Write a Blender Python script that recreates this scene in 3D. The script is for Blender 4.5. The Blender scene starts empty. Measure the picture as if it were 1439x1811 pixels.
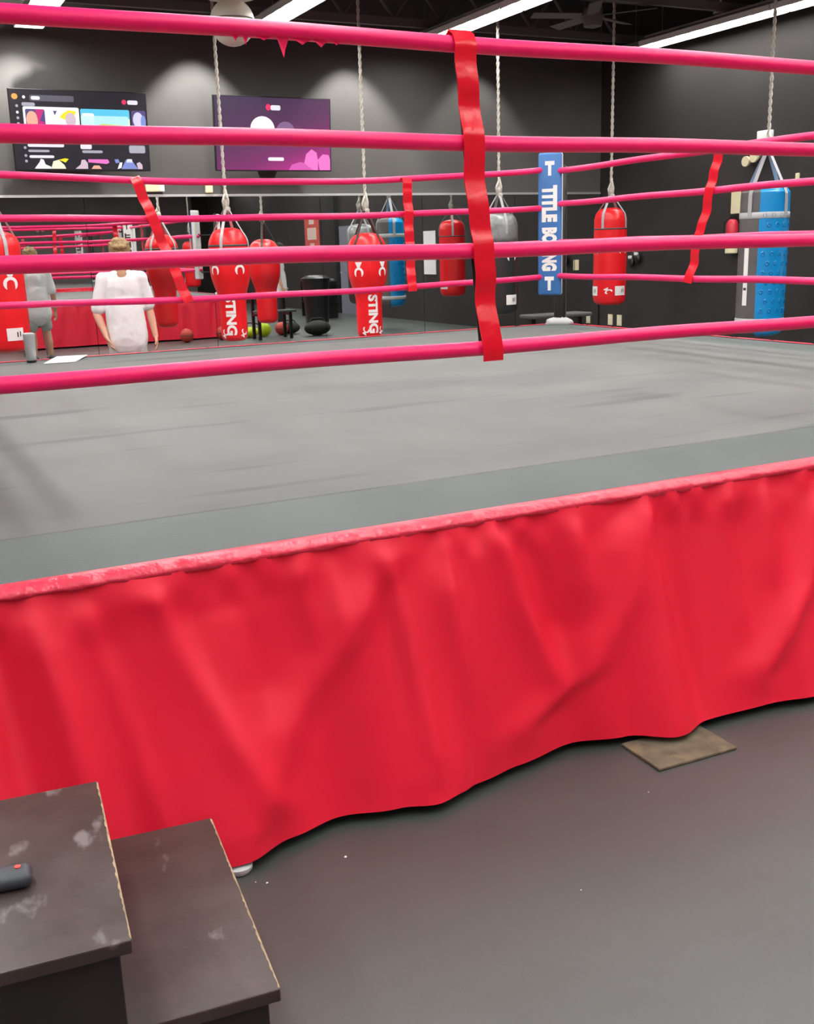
import bpy, bmesh, math, random
from mathutils import Vector, Matrix, Quaternion
random.seed(7)
SC = bpy.context.scene
COL = SC.collection
PI = math.pi

# ------------------------------------------------------------------ materials
def mat(name, color, rough=0.6, metal=0.0, spec=0.5, emit=None, estr=0.0, var=0.0, vscale=8.0, bump=0.0, bscale=60.0, coat=0.0, sheen=0.0):
    m = bpy.data.materials.new(name); m.use_nodes = True
    nt = m.node_tree; b = nt.nodes['Principled BSDF']
    b.inputs['Base Color'].default_value = (*color, 1)
    b.inputs['Roughness'].default_value = rough
    b.inputs['Metallic'].default_value = metal
    b.inputs['Specular IOR Level'].default_value = spec
    b.inputs['Coat Weight'].default_value = coat
    b.inputs['Coat Roughness'].default_value = 0.2
    if emit:
        b.inputs['Emission Color'].default_value = (*emit, 1)
        b.inputs['Emission Strength'].default_value = estr
    if var or bump:
        tc = nt.nodes.new('ShaderNodeTexCoord')
    if var:
        n = nt.nodes.new('ShaderNodeTexNoise'); n.inputs['Scale'].default_value = vscale; n.inputs['Detail'].default_value = 5
        nt.links.new(tc.outputs['Object'], n.inputs['Vector'])
        r = nt.nodes.new('ShaderNodeMapRange'); r.inputs[1].default_value = .3; r.inputs[2].default_value = .7
        r.inputs[3].default_value = 1 - var; r.inputs[4].default_value = 1 + var
        nt.links.new(n.outputs['Fac'], r.inputs[0])
        mx = nt.nodes.new('ShaderNodeMix'); mx.data_type = 'RGBA'; mx.blend_type = 'MULTIPLY'; mx.inputs[0].default_value = 1
        mx.inputs[6].default_value = (*color, 1)
        nt.links.new(r.outputs[0], mx.inputs[7]); nt.links.new(mx.outputs[2], b.inputs['Base Color'])
    if bump:
        n2 = nt.nodes.new('ShaderNodeTexNoise'); n2.inputs['Scale'].default_value = bscale; n2.inputs['Detail'].default_value = 3
        nt.links.new(tc.outputs['Object'], n2.inputs['Vector'])
        bp = nt.nodes.new('ShaderNodeBump'); bp.inputs['Strength'].default_value = bump; bp.inputs['Distance'].default_value = .01
        nt.links.new(n2.outputs['Fac'], bp.inputs['Height']); nt.links.new(bp.outputs[0], b.inputs['Normal'])
    return m

def mixmask(m, color, build):
    """lay a second colour over a material through a mask socket made by build(nt, texcoord)"""
    nt = m.node_tree; b = nt.nodes['Principled BSDF']
    tc = nt.nodes.new('ShaderNodeTexCoord')
    fac = build(nt, tc)
    mx = nt.nodes.new('ShaderNodeMix'); mx.data_type = 'RGBA'
    s = b.inputs['Base Color']
    if s.is_linked:
        nt.links.new(s.links[0].from_socket, mx.inputs[6])
    else:
        mx.inputs[6].default_value = s.default_value
    mx.inputs[7].default_value = (*color, 1)
    nt.links.new(fac, mx.inputs[0]); nt.links.new(mx.outputs[2], s)
    return m

def noise_mask(scale, lo, hi, stretch=(1, 1, 1), amt=1.0, detail=4, off=(0, 0, 0)):
    def f(nt, tc):
        mp = nt.nodes.new('ShaderNodeMapping'); mp.inputs['Scale'].default_value = stretch; mp.inputs['Location'].default_value = off
        n = nt.nodes.new('ShaderNodeTexNoise'); n.inputs['Scale'].default_value = scale; n.inputs['Detail'].default_value = detail
        r = nt.nodes.new('ShaderNodeMapRange'); r.inputs[1].default_value = lo; r.inputs[2].default_value = hi; r.inputs[4].default_value = amt
        nt.links.new(tc.outputs['Object'], mp.inputs[0]); nt.links.new(mp.outputs[0], n.inputs['Vector'])
        nt.links.new(n.outputs['Fac'], r.inputs[0]); return r.outputs[0]
    return f

M = {}
M['wall_back'] = mat('wall_back_paint', (.088, .085, .082), .75, spec=.3, var=.08, vscale=1.5)
M['wall_dark'] = mat('wall_dark_paint', (.040, .037, .035), .8, spec=.25, var=.12, vscale=1.2)
M['wall_other'] = mat('wall_charcoal', (.24, .235, .225), .8, spec=.25, var=.1, vscale=1.0)
M['ceiling'] = mat('ceiling_black', (.035, .035, .036), .9, spec=.2)
M['joist'] = mat('joist_grey', (.13, .125, .12), .7)
M['floor'] = mat('floor_rubber', (.038, .047, .043), .46, spec=1.0, var=.12, vscale=2.5, bump=.10, bscale=250)
M['canvas'] = mat('canvas_grey', (.136, .138, .133), .62, spec=.35, var=.10, vscale=1.6, bump=.12, bscale=120)
mixmask(M['canvas'], (.060, .066, .066), noise_mask(2.2, .60, .72, (.35, 2.6, 1), .75, 5))
mixmask(M['canvas'], (.080, .090, .087), noise_mask(1.1, .56, .74, (.6, 1.1, 1), .6, 3, (3, 1, 0)))
M['apron'] = mat('apron_grey', (.090, .108, .103), .6, spec=.35, var=.10, vscale=2.0, bump=.12, bscale=120)
M['skirt'] = mat('skirt_red_vinyl', (.77, .009, .038), .5, spec=.45, var=.05, vscale=3, bump=.15, bscale=7)
M['band'] = mat('band_red_vinyl', (.66, .03, .07), .30, spec=.6, var=.10, vscale=14, bump=.5, bscale=40)
M['rope'] = mat('rope_red_vinyl', (.86, .008, .135), .42, spec=.5, var=.05, vscale=10, bump=.06, bscale=60)
M['strap'] = mat('strap_red_vinyl', (.74, .006, .022), .26, spec=.6, bump=.55, bscale=13)
M['blackcloth'] = mat('black_cloth', (.012, .012, .012), .7)
M['bag_red'] = mat('bag_red_leather', (.78, .010, .016), .33, spec=.5, bump=.08, bscale=30)
M['bag_dark_red'] = M['bag_red']
M['bag_black'] = mat('bag_black_leather', (.022, .023, .024), .30, spec=.6, bump=.6, bscale=14)
M['bag_silver'] = mat('bag_silver_tape', (.25, .26, .26), .35, metal=.3, bump=1.0, bscale=12, var=.3, vscale=9)
M['bag_grey'] = mat('bag_grey_vinyl', (.105, .10, .10), .5, var=.1)
M['bag_blue'] = mat('bag_blue_vinyl', (.004, .265, .62), .30, spec=.5, bump=.1, bscale=20)
M['bag_band'] = mat('bag_pale_band', (.50, .52, .52), .5)
M['web'] = mat('grey_webbing', (.40, .40, .41), .6)
M['webblack'] = mat('dark_webbing', (.03, .02, .018), .6)
M['webwhite'] = mat('pale_webbing', (.62, .60, .56), .6)
M['bagrope'] = mat('rope_pale', (.60, .57, .50), .8, bump=1.0, bscale=90, var=.2, vscale=70)
M['white'] = mat('white_print', (.86, .84, .82), .5)
M['cream'] = mat('cream_plastic', (.85, .78, .50), .45)
M['whiteplastic'] = mat('white_plastic', (.88, .88, .85), .4)
M['blackplastic'] = mat('black_plastic', (.012, .012, .013), .35)
M['darkgrey'] = mat('dark_grey_pad', (.06, .062, .063), .5)
M['metal'] = mat('grey_metal', (.42, .42, .42), .35, metal=.9)
M['blackmetal'] = mat('black_metal', (.010, .009, .009), .4, metal=.2)
M['postwhite'] = mat('white_vinyl', (.80, .79, .76), .4)
M['blue'] = mat('pad_blue_vinyl', (.045, .175, .46), .38, var=.06, vscale=4)
M['mirror'] = mat('mirror_silver', (.80, .83, .82), .012, metal=1.0)
M['rail'] = mat('mirror_rail_metal', (.55, .56, .55), .4, metal=.6)
M['lens'] = mat('light_lens', (.9, .9, .9), .4, emit=(1.0, .98, .96), estr=26.0)
M['housing'] = mat('light_housing', (.62, .60, .57), .45)
M['globe'] = mat('globe_ivory', (.72, .67, .56), .35)
M['fan'] = mat('fan_grey', (.16, .15, .14), .55)
M['tread'] = mat('step_dark_paint', (.044, .031, .028), .38, spec=.5, var=.3, vscale=9, bump=.06, bscale=40)
mixmask(M['tread'], (.085, .072, .072), noise_mask(5, .52, .75, (1, 1, 1), .6, 6))
mixmask(M['tread'], (.33, .31, .30), noise_mask(13, .635, .71, (1, .5, 1), .42, 5, (1, 2, 0)))
M['stepside'] = mat('step_side_paint', (.018, .017, .016), .5, var=.3, vscale=8)
M['rawwood'] = mat('worn_wood_edge', (.33, .25, .15), .7, var=.35, vscale=30)
M['mat_tan'] = mat('worn_tan_board', (.12, .10, .065), .7, var=.35, vscale=14)
mixmask(M['mat_tan'], (.27, .21, .12), noise_mask(9, .52, .72, (1, 1, 1), .8, 5))
M['skin'] = mat('skin', (.62, .34, .23), .5, var=.05)
M['tan'] = mat('skin_tan', (.50, .26, .15), .5)
M['tee'] = mat('white_cotton', (.80, .80, .80), .85, bump=.35, bscale=10)
M['shorts'] = mat('grey_cotton', (.42, .44, .42), .85)
M['pants'] = mat('black_cotton', (.012, .012, .014), .85)
M['hair'] = mat('sandy_hair', (.30, .19, .085), .6, bump=1.0, bscale=60, var=.3, vscale=40)
M['hairdark'] = mat('dark_hair', (.03, .022, .018), .6, bump=1.0, bscale=60)
M['shoe'] = mat('grey_shoe', (.10, .11, .12), .5)
M['eye'] = mat('eye_dark', (.02, .015, .012), .3)
M['lip'] = mat('lip', (.45, .16, .13), .5)
M['paper'] = mat('paper_white', (.92, .92, .92), .8)
M['tumbler'] = mat('tumbler_steel', (.40, .42, .42), .35, metal=.4)
M['ball'] = mat('ball_red_rubber', (.50, .045, .03), .5, bump=.3, bscale=80)
M['lime'] = mat('lime_nylon', (.55, .72, .01), .5)
M['poster_red'] = mat('poster_red', (.62, .10, .08), .5)
M['doorblue'] = mat('door_blue_grey', (.20, .21, .26), .6)
M['remote'] = mat('remote_slate', (.035, .045, .055), .45)
M['redbtn'] = mat('red_button', (.55, .06, .05), .5)
M['fire_red'] = mat('extinguisher_red', (.62, .03, .05), .3)

# ------------------------------------------------------------------ mesh helpers
def fin(name, bm, m, parent=None, smooth=False, loc=None, rotz=None):
    bmesh.ops.recalc_face_normals(bm, faces=bm.faces[:])
    me = bpy.data.meshes.new(name); bm.to_mesh(me); bm.free()
    ms = m if isinstance(m, (list, tuple)) else [m]
    for x in ms: me.materials.append(x)
    if smooth:
        for p in me.polygons: p.use_smooth = True
    o = bpy.data.objects.new(name, me); COL.objects.link(o)
    if parent: o.parent = parent
    if loc: o.location = loc
    if rotz is not None: o.rotation_euler.z = rotz
    return o

def smooth_by_angle(o, ang=40):
    me = o.data; a = math.radians(ang)
    bm = bmesh.new(); bm.from_mesh(me)
    for f in bm.faces: f.smooth = True
    for e in bm.edges:
        if len(e.link_faces) == 2 and e.calc_face_angle(0) > a: e.smooth = False
    bm.to_mesh(me); bm.free(); return o

def box(bm, c, s, rot=None, bev=0.0, seg=2):
    r = bmesh.ops.create_cube(bm, size=1.0); vs = r['verts']
    for v in vs: v.co = Vector((v.co.x*s[0], v.co.y*s[1], v.co.z*s[2]))
    if bev:
        es = list({e for v in vs for e in v.link_edges})
        g = bmesh.ops.bevel(bm, geom=es, offset=bev, segments=seg, affect='EDGES', profile=.5)
        vs = [v for v in g['verts']]
        vs = list({v for f in g['faces'] for v in f.verts} | set(v for v in vs if v.is_valid))
        # all verts of this island
        seen = set(vs); st = list(vs)
        while st:
            v = st.pop()
            for e in v.link_edges:
                w = e.other_vert(v)
                if w not in seen: seen.add(w); st.append(w)
        vs = list(seen)
    mtx = Matrix.Translation(Vector(c))
    if rot is not None: mtx = mtx @ rot.to_4x4()
    for v in vs: v.co = mtx @ v.co
    return vs

def tube(bm, pts, r, n=10, cap=True):
    pts = [Vector(p) for p in pts]
    rs = r if isinstance(r, (list, tuple)) else [r]*len(pts)
    rings = []; prev = None
    for i, p in enumerate(pts):
        t = (pts[min(i+1, len(pts)-1)] - pts[max(i-1, 0)]).normalized()
        if prev is None:
            a = t.orthogonal().normalized()
        else:
            a = (prev - t*prev.dot(t)).normalized()
        prev = a; b = t.cross(a)
        rings.append([bm.verts.new(p + (a*math.cos(2*PI*k/n) + b*math.sin(2*PI*k/n))*rs[i]) for k in range(n)])
    for q, w in zip(rings, rings[1:]):
        for k in range(n):
            bm.faces.new((q[k], q[(k+1) % n], w[(k+1) % n], w[k]))
    if cap:
        bm.faces.new(rings[0][::-1]); bm.faces.new(rings[-1])

def lathe(bm, prof, n=32, c=(0, 0, 0), a0=0.0, a1=2*PI):
    """prof: list of (r, z)"""
    full = abs(a1-a0-2*PI) < 1e-6
    m = n if full else n+1
    rings = []
    for r, z in prof:
        rings.append([bm.verts.new((c[0]+max(r, 1e-4)*math.cos(a0+(a1-a0)*k/n), c[1]+max(r, 1e-4)*math.sin(a0+(a1-a0)*k/n), c[2]+z)) for k in range(m)])
    for q, w in zip(rings, rings[1:]):
        for k in range(n):
            bm.faces.new((q[k], q[(k+1) % m], w[(k+1) % m], w[k]))
    if full:
        bm.faces.new(rings[0]); bm.faces.new(rings[-1])

def ribbon(bm, pts, side, w, th):
    """strap along pts; side = list of unit vectors along the width"""
    pts = [Vector(p) for p in pts]; rows = []
    for i, p in enumerate(pts):
        t = (pts[min(i+1, len(pts)-1)] - pts[max(i-1, 0)]).normalized()
        s = Vector(side[i] if isinstance(side, list) else side).normalized()
        n = t.cross(s).normalized()
        rows.append([bm.verts.new(p + s*a*w/2 + n*b*th/2) for a, b in ((-1, -1), (1, -1), (1, 1), (-1, 1))])
    for q, v in zip(rows, rows[1:]):
        for k in range(4):
            bm.faces.new((q[k], q[(k+1) % 4], v[(k+1) % 4], v[k]))
    bm.faces.new(rows[0][::-1]); bm.faces.new(rows[-1])

def ball(bm, c, r, sc=(1, 1, 1), n=20, rot=None):
    g = bmesh.ops.create_uvsphere(bm, u_segments=n, v_segments=max(8, n//2), radius=r)
    for v in g['verts']:
        q = Vector((v.co.x*sc[0], v.co.y*sc[1], v.co.z*sc[2]))
        if rot is not None: q = rot @ q
        v.co = q + Vector(c)
    return g['verts']

def capsule(bm, p0, r0, p1, r1, n=16, flat=None):
    p0, p1 = Vector(p0), Vector(p1); d = p1-p0; L = d.length; d.normalize()
    pts, rs = [], []
    for k in range(6):
        a = PI/2*(1-k/5); pts.append(p0 - d*r0*math.sin(a)); rs.append(max(r0*math.cos(a), 1e-4))
    for k in range(1, 5):
        t = k/5; pts.append(p0 + d*L*t); rs.append(r0+(r1-r0)*t)
    for k in range(6):
        a = PI/2*k/5; pts.append(p1 + d*r1*math.sin(a)); rs.append(max(r1*math.cos(a), 1e-4))
    s0 = len(bm.verts)
    tube(bm, pts, rs, n)
    if flat:
        bm.verts.ensure_lookup_table()
        c = (p0+p1)/2
        for v in bm.verts[s0:]:
            for i in range(3): v.co[i] = c[i] + (v.co[i]-c[i])*flat[i]

def text_bm(s, size=.1, bold=.0, depth=0.0, spacing=1.0, sx=1.0):
    cu = bpy.data.curves.new('lettering_curve', 'FONT'); cu.body = s; cu.size = size; cu.offset = bold; cu.extrude = depth
    cu.align_x = 'CENTER'; cu.align_y = 'CENTER'; cu.space_character = spacing; cu.resolution_u = 3
    o = bpy.data.objects.new('lettering_tmp', cu); COL.objects.link(o)
    dg = bpy.context.evaluated_depsgraph_get()
    me = bpy.data.meshes.new_from_object(o.evaluated_get(dg))
    bm = bmesh.new(); bm.from_mesh(me)
    bpy.data.objects.remove(o); bpy.data.curves.remove(cu); bpy.data.meshes.remove(me)
    for v in bm.verts: v.co.x *= sx
    return bm

def join_bm(dst, src, f=lambda c: c):
    mp = {v: dst.verts.new(f(v.co.copy())) for v in src.verts}
    for fa in src.faces:
        try: dst.faces.new([mp[v] for v in fa.verts])
        except ValueError: pass
    src.free()

def dice(bm, L):
    bmesh.ops.triangulate(bm, faces=bm.faces[:])
    for _ in range(3):
        es = [e for e in bm.edges if e.calc_length() > L]
        if not es: break
        bmesh.ops.subdivide_edges(bm, edges=es, cuts=1)
        bmesh.ops.triangulate(bm, faces=bm.faces[:])

def thing(name, label, cat, loc=(0, 0, 0), rotz=0, group=None):
    o = bpy.data.objects.new(name, None); COL.objects.link(o)
    o.empty_display_size = .1
    o.location = loc; o.rotation_euler = (0, 0, rotz); o['label'] = label; o['category'] = cat
    if group: o['group'] = group
    return o

def tag(o, label, cat, group=None):
    o['label'] = label; o['category'] = cat
    if group: o['group'] = group
    return o

def struct(name, bm, m):
    o = fin(name, bm, m); o['kind'] = 'structure'; return o

def dup(root, loc, rotz=None, label=None, group=None):
    r = root.copy(); COL.objects.link(r); r.location = loc
    if rotz is not None: r.rotation_euler = (0, 0, rotz)
    if label: r['label'] = label
    if group: r['group'] = group
    for ch in list(root.children):
        c = ch.copy(); COL.objects.link(c); c.parent = r
        for g in list(ch.children):
            d = g.copy(); COL.objects.link(d); d.parent = c
    return r

# ------------------------------------------------------------------ camera
H = 1.55
F_PX = 1847.0
pitch, roll, yaw = [math.radians(a) for a in (14.2064, 1.7472, 26.496)]
fw = Vector((math.sin(yaw)*math.cos(pitch), math.cos(yaw)*math.cos(pitch), -math.sin(pitch)))
rt = Vector((math.cos(yaw), -math.sin(yaw), 0)); up = rt.cross(fw)
R_ = rt*math.cos(roll) - up*math.sin(roll); U_ = up*math.cos(roll) + rt*math.sin(roll)
cd = bpy.data.cameras.new('camera'); cam = bpy.data.objects.new('camera', cd); COL.objects.link(cam)
mw = Matrix.Identity(4)
for i in range(3):
    mw[i][0] = R_[i]; mw[i][1] = U_[i]; mw[i][2] = -fw[i]
mw[2][3] = H
cam.matrix_world = mw
cd.sensor_fit = 'VERTICAL'; cd.sensor_height = 24.0; cd.lens = F_PX*24.0/1811
cd.clip_start = .02; cd.clip_end = 200
SC.camera = cam

# ------------------------------------------------------------------ room shell
YW, XR, XL, YF, ZC = 14.05, 10.6, -7.0, -9.5, 4.95
def slab(name, c, s, m):
    bm = bmesh.new(); box(bm, c, s); return struct(name, bm, m)
slab('floor', ((XL+XR)/2, (YW+YF)/2, -.05), (XR-XL+.4, YW-YF+.4, .1), M['floor'])
slab('ceiling', ((XL+XR)/2, (YW+YF)/2, ZC+.05), (XR-XL+.4, YW-YF+.4, .1), M['ceiling'])
slab('wall_back', ((XL+XR)/2, YW+.1, ZC/2), (XR-XL+.4, .2, ZC), M['wall_back'])
slab('wall_right', (XR+.1, (YW+YF)/2, ZC/2), (.2, YW-YF, ZC), M['wall_dark'])
slab('wall_left', (XL-.1, (YW+YF)/2, ZC/2), (.2, YW-YF, ZC), M['wall_other'])
slab('wall_front', ((XL+XR)/2, YF-.1, ZC/2), (XR-XL+.4, .2, ZC), M['wall_other'])

# open-web joists under the black deck
def joist(y, n):
    bm = bmesh.new()
    for z in (4.36, 4.86):
        box(bm, ((XL+XR)/2, y, z), (XR-XL-.02, .07, .07 if z > 4.5 else .10))
    k = 0; x = XL+.2
    while x < XR-.8:
        tube(bm, [(x, y, 4.40), (x+.35, y, 4.84)], .02, 6); tube(bm, [(x+.35, y, 4.84), (x+.7, y, 4.40)], .02, 6); x += .7
    struct('ceiling_joist_%d' % n, bm, M['joist'])
for n, y in enumerate((13.0, 10.9, 8.8, 6.7, 4.6, 2.5, .4, -1.7, -3.8, -5.9, -8.0)): joist(y, n+1)

# pilaster, door and baseboard along the right wall (seen in the mirror)
slab('trim_1', (XR-.06, 3.2, ZC/2), (.12, .5, ZC-.01), mat('pilaster_dark', (.018, .02, .02), .6))
bm = bmesh.new(); box(bm, (XR-.02, 4.2, 1.05), (.04, 1.3, 2.1)); d = struct('door_1', bm, M['doorblue'])
bm = bmesh.new(); tube(bm, [(XR-.05, 3.7, 1.0), (XR-.11, 3.7, 1.0), (XR-.11, 3.85, 1.0)], .012, 8); fin('door_handle', bm, M['metal'], d)

# mirror along the back wall
mir = thing('wall_mirror', 'long panelled mirror fixed along the dark back wall under the two televisions', 'mirror', (4.1, 14.0, .06))
x0, x1 = -2.2, XR-.03
nP = 8; pw = (x1-x0)/nP
for i in range(nP):
    bm = bmesh.new(); box(bm, (x0+pw*(i+.5)-4.1, 0.02, 1.11), (pw-.006, .02, 2.22)); fin('mirror_panel', bm, M['mirror'], mir)
bm = bmesh.new(); box(bm, ((x0+x1)/2-4.1, .018, 2.235), (x1-x0, .045, .03)); fin('top_rail', bm, M['rail'], mir)

# ------------------------------------------------------------------ boxing ring
CZ = .79
PX0, PX1, PY0, PY1 = -.55, 6.05, 2.57, 8.60
RX0, RX1, RY0, RY1 = .02, 5.55, 3.12, 8.20
ring = thing('boxing_ring', 'large boxing ring with grey canvas, red rope sides and a red vinyl skirt', 'boxing ring', (0, 0, 0))
# frame under the canvas
bm = bmesh.new()
for x in (PX0+.3, (PX0+PX1)/2, PX1-.3):
    for y in (PY0+.3, (PY0+PY1)/2, PY1-.3): box(bm, (x, y, .35), (.1, .1, .7))
box(bm, ((PX0+PX1)/2, (PY0+PY1)/2, .715), (PX1-PX0-.02, PY1-PY0-.02, .07))
fin('ring_frame', bm, M['blackmetal'], ring)
# canvas with slightly lower apron borders
bm = bmesh.new()
box(bm, ((RX0+RX1)/2, (RY0+RY1)/2-.03, .770), (RX1-RX0+.1, RY1-RY0+.12, .042), bev=.012, seg=3)
fin('canvas', bm, M['canvas'], ring, True)
bm = bmesh.new()
cx0, cx1, cy0, cy1 = RX0-.05, RX1+.05, RY0-.09, RY1+.03
inn = [(cx0, cy0), (cx1, cy0), (cx1, cy1), (cx0, cy1)]; out = [(PX0, PY0), (PX1, PY0), (PX1, PY1), (PX0, PY1)]
vi = [bm.verts.new((x, y, .789)) for x, y in inn]; vo = [bm.verts.new((x, y, .783)) for x, y in out]; vb = [bm.verts.new((x, y, .752)) for x, y in out]
for k in range(4):
    j = (k+1) % 4
    bm.faces.new((vi[k], vi[j], vo[j], vo[k])); bm.faces.new((vo[k], vo[j], vb[j], vb[k]))
fin('apron', bm, M['apron'], ring)['label'] = 'darker apron border outside the ropes'
# wavy red edge band
def edge_band(p0, p1, nrm):
    p0, p1, nrm = Vector(p0), Vector(p1), Vector(nrm)
    L = (p1-p0).length; d = (p1-p0)/L; N = int(L/.02)
    rnd = random.Random(int(L*100)+int(p0.x*7))
    seams = sorted(rnd.uniform(0, L) for _ in range(int(L*5)))
    bm = bmesh.new(); rows = []
    sag = [rnd.uniform(-1, 1) for _ in range(N+20)]
    for i in range(N+1):
        u = L*i/N
        w = .004*sag[i] + .006*sum(sag[i:i+8])/8
        near = min((abs(u-s) for s in seams), default=1)
        dip = .006*max(0, 1-near/.022)
        b = p0 + d*u
        prof = [(-.035, .788-CZ), (0.0, .792-CZ-dip), (.022-dip, .784-CZ-dip), (.030+w*.4-dip, .774-CZ), (.031+w*.5-dip, .763-CZ+w), (.018, .757-CZ+w)]
        rows.append([bm.verts.new(b + nrm*o + Vector((0, 0, CZ+z))) for o, z in prof])
    for q, w in zip(rows, rows[1:]):
        for k in range(len(q)-1): bm.faces.new((q[k], q[k+1], w[k+1], w[k]))
    o = fin('edge_band', bm, M['band'], ring, True)
edge_band((PX0, PY0, 0), (PX1, PY0, 0), (0, -1, 0)); edge_band((PX1, PY0, 0), (PX1, PY1, 0), (1, 0, 0))
edge_band((PX1, PY1, 0), (PX0, PY1, 0), (0, 1, 0)); edge_band((PX0, PY1, 0), (PX0, PY0, 0), (-1, 0, 0))
# skirts
HEM = [(-.6, .20), (-.2, .17), (.15, .20), (.45, .17), (.67, .215), (.82, .165), (.97, .135), (1.13, .17), (1.24, .205), (1.38, .155), (1.55, .115), (1.77, .085), (1.95, .135), (2.09, .215), (2.29, .175), (2.5, .185), (2.71, .215), (3.0, .15), (3.4, .2), (3.9, .13), (4.4, .2), (4.9, .12), (5.5, .2), (6.1, .15)]
def hem_at(x):
    for (a, b), (c, d) in zip(HEM, HEM[1:]):
        if a <= x <= c:
            t = (x-a)/(c-a); t = t*t*(3-2*t); return b+(d-b)*t
    return HEM[0][1] if x < HEM[0][0] else HEM[-1][1]
# pleats: where each starts at the top, how far it leans by the hem, width and depth
def skirt(p0, p1, nrm, seed, front=False):
    p0, p1, nrm = Vector(p0), Vector(p1), Vector(nrm)
    L = (p1-p0).length; d = (p1-p0)/L; rnd = random.Random(seed)
    folds = []
    u = 0
    while u < L:
        folds.append((u, rnd.uniform(-.10, .13), rnd.uniform(.035, .085), rnd.choice((-1, 1, 1))*rnd.uniform(.010, .026), rnd.uniform(0, .25), rnd.uniform(.55, 1.3)))
        u += rnd.uniform(.07, .22)
    paths = []
    if front:
        folds = [(u_, l_, w_, a_*.75, s_, e_) for u_, l_, w_, a_, s_, e_ in folds]
        paths = [([(.24, .02), (.29, .35), (.33, .85)], .030, .034), ([(.36, .02), (.42, .35), (.50, .95)], .034, .030), ([(.53, .0), (.60, .30), (.70, .62), (.80, .88)], .042, .046),
                 ([(1.22, .05), (1.02, .38), (.86, .62), (.70, .95)], .07, .036), ([(.74, .08), (.82, .50)], .075, -.035), ([(1.17, .0), (1.22, .30), (1.26, .85)], .028, .036),
                 ([(1.38, .0), (1.38, .5), (1.35, 1.0)], .024, .034), ([(1.56, .02), (1.62, .35), (1.74, .72)], .038, .046), ([(1.66, .08), (1.77, .52)], .048, -.035),
                 ([(2.10, .05), (2.02, .40), (1.86, .68), (1.60, .86)], .065, .032), ([(1.83, .03), (1.87, .36)], .045, .036), ([(2.22, .08), (2.23, .95)], .028, -.024), ([(2.11, .0), (2.13, 1.0)], .04, .022),
                 ([(2.92, .06), (2.78, .48), (2.50, .86)], .055, .045), ([(2.45, .0), (2.46, .62)], .034, .026), ([(2.62, .0), (2.60, .4)], .03, .026), ([(.93, .0), (.95, .26)], .04, .030), ([(1.02, .0), (1.04, .3)], .022, .022),
                 ([(.08, .0), (.12, .5), (.16, 1.0)], .04, .035), ([(.15, .1), (.21, .9)], .035, -.03)]
    NU, NV = int(L/.018), 44
    bm = bmesh.new(); rows = []
    ztop, zbot = .766, .030
    for i in range(NU+1):
        u = L*i/NU; x = (p0+d*u).x if front else (u*1.7) % 6.2 - .5
        col = []
        for j in range(NV+1):
            v = j/NV
            h = hem_at(x if front else x)
            if not front: h *= .6
            o = .026 + h*(v**1.15)*1.0
            for (fu, ln, w, a, s, e) in folds:
                c = fu + ln*v; ww = w*(1+.6*v)
                t = (u-c)/ww
                if abs(t) < 2.2:
                    g = math.exp(-t*t*1.4)
                    amp = min(1, max(0, (v-s*.5)/.12))*max(0.0, 1-.55*(v/e)**3)
                    o += a*g*amp
            for pp, w, a in paths:
                if v > pp[-1][1]+.12 or v < pp[0][1]-.1: continue
                c = pp[-1][0]
                if v <= pp[0][1]: c = pp[0][0]
                else:
                    for (ua, va), (ub, vb) in zip(pp, pp[1:]):
                        if va <= v <= vb: q = (v-va)/(vb-va); c = ua+(ub-ua)*q; break
                t = ((p0+d*u).x-c)/(w*(1+.7*v)); t = t*1.9 if t > 0 else t
                if abs(t) < 4:
                    e0 = min(1, max(0, (pp[-1][1]+.12-v)/.16)); e1 = min(1, max(0, (v-pp[0][1]+.02)/.10))
                    o += .58*a*math.exp(-abs(t)**1.6*.8)*e0*e1*min(1, v/.06)
            # small gathers right under the band
            o += .008*math.exp(-((v-.05)/.06)**2)*math.sin(u*37+math.sin(u*9)*3)
            col.append(bm.verts.new(p0 + d*u + nrm*o + Vector((0, 0, ztop+(zbot-ztop)*v))))
        rows.append(col)
    for q, w in zip(rows, rows[1:]):
        for k in range(NV): bm.faces.new((q[k], q[k+1], w[k+1], w[k]))
    return fin('skirt', bm, M['skirt'], ring, True)
skirt((PX0, PY0, 0), (PX1, PY0, 0), (0, -1, 0), 3, True)
skirt((PX1, PY0, 0), (PX1, PY1, 0), (1, 0, 0), 5)
skirt((PX1, PY1, 0), (PX0, PY1, 0), (0, 1, 0), 8)
skirt((PX0, PY1, 0), (PX0, PY0, 0), (-1, 0, 0), 9)
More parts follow.
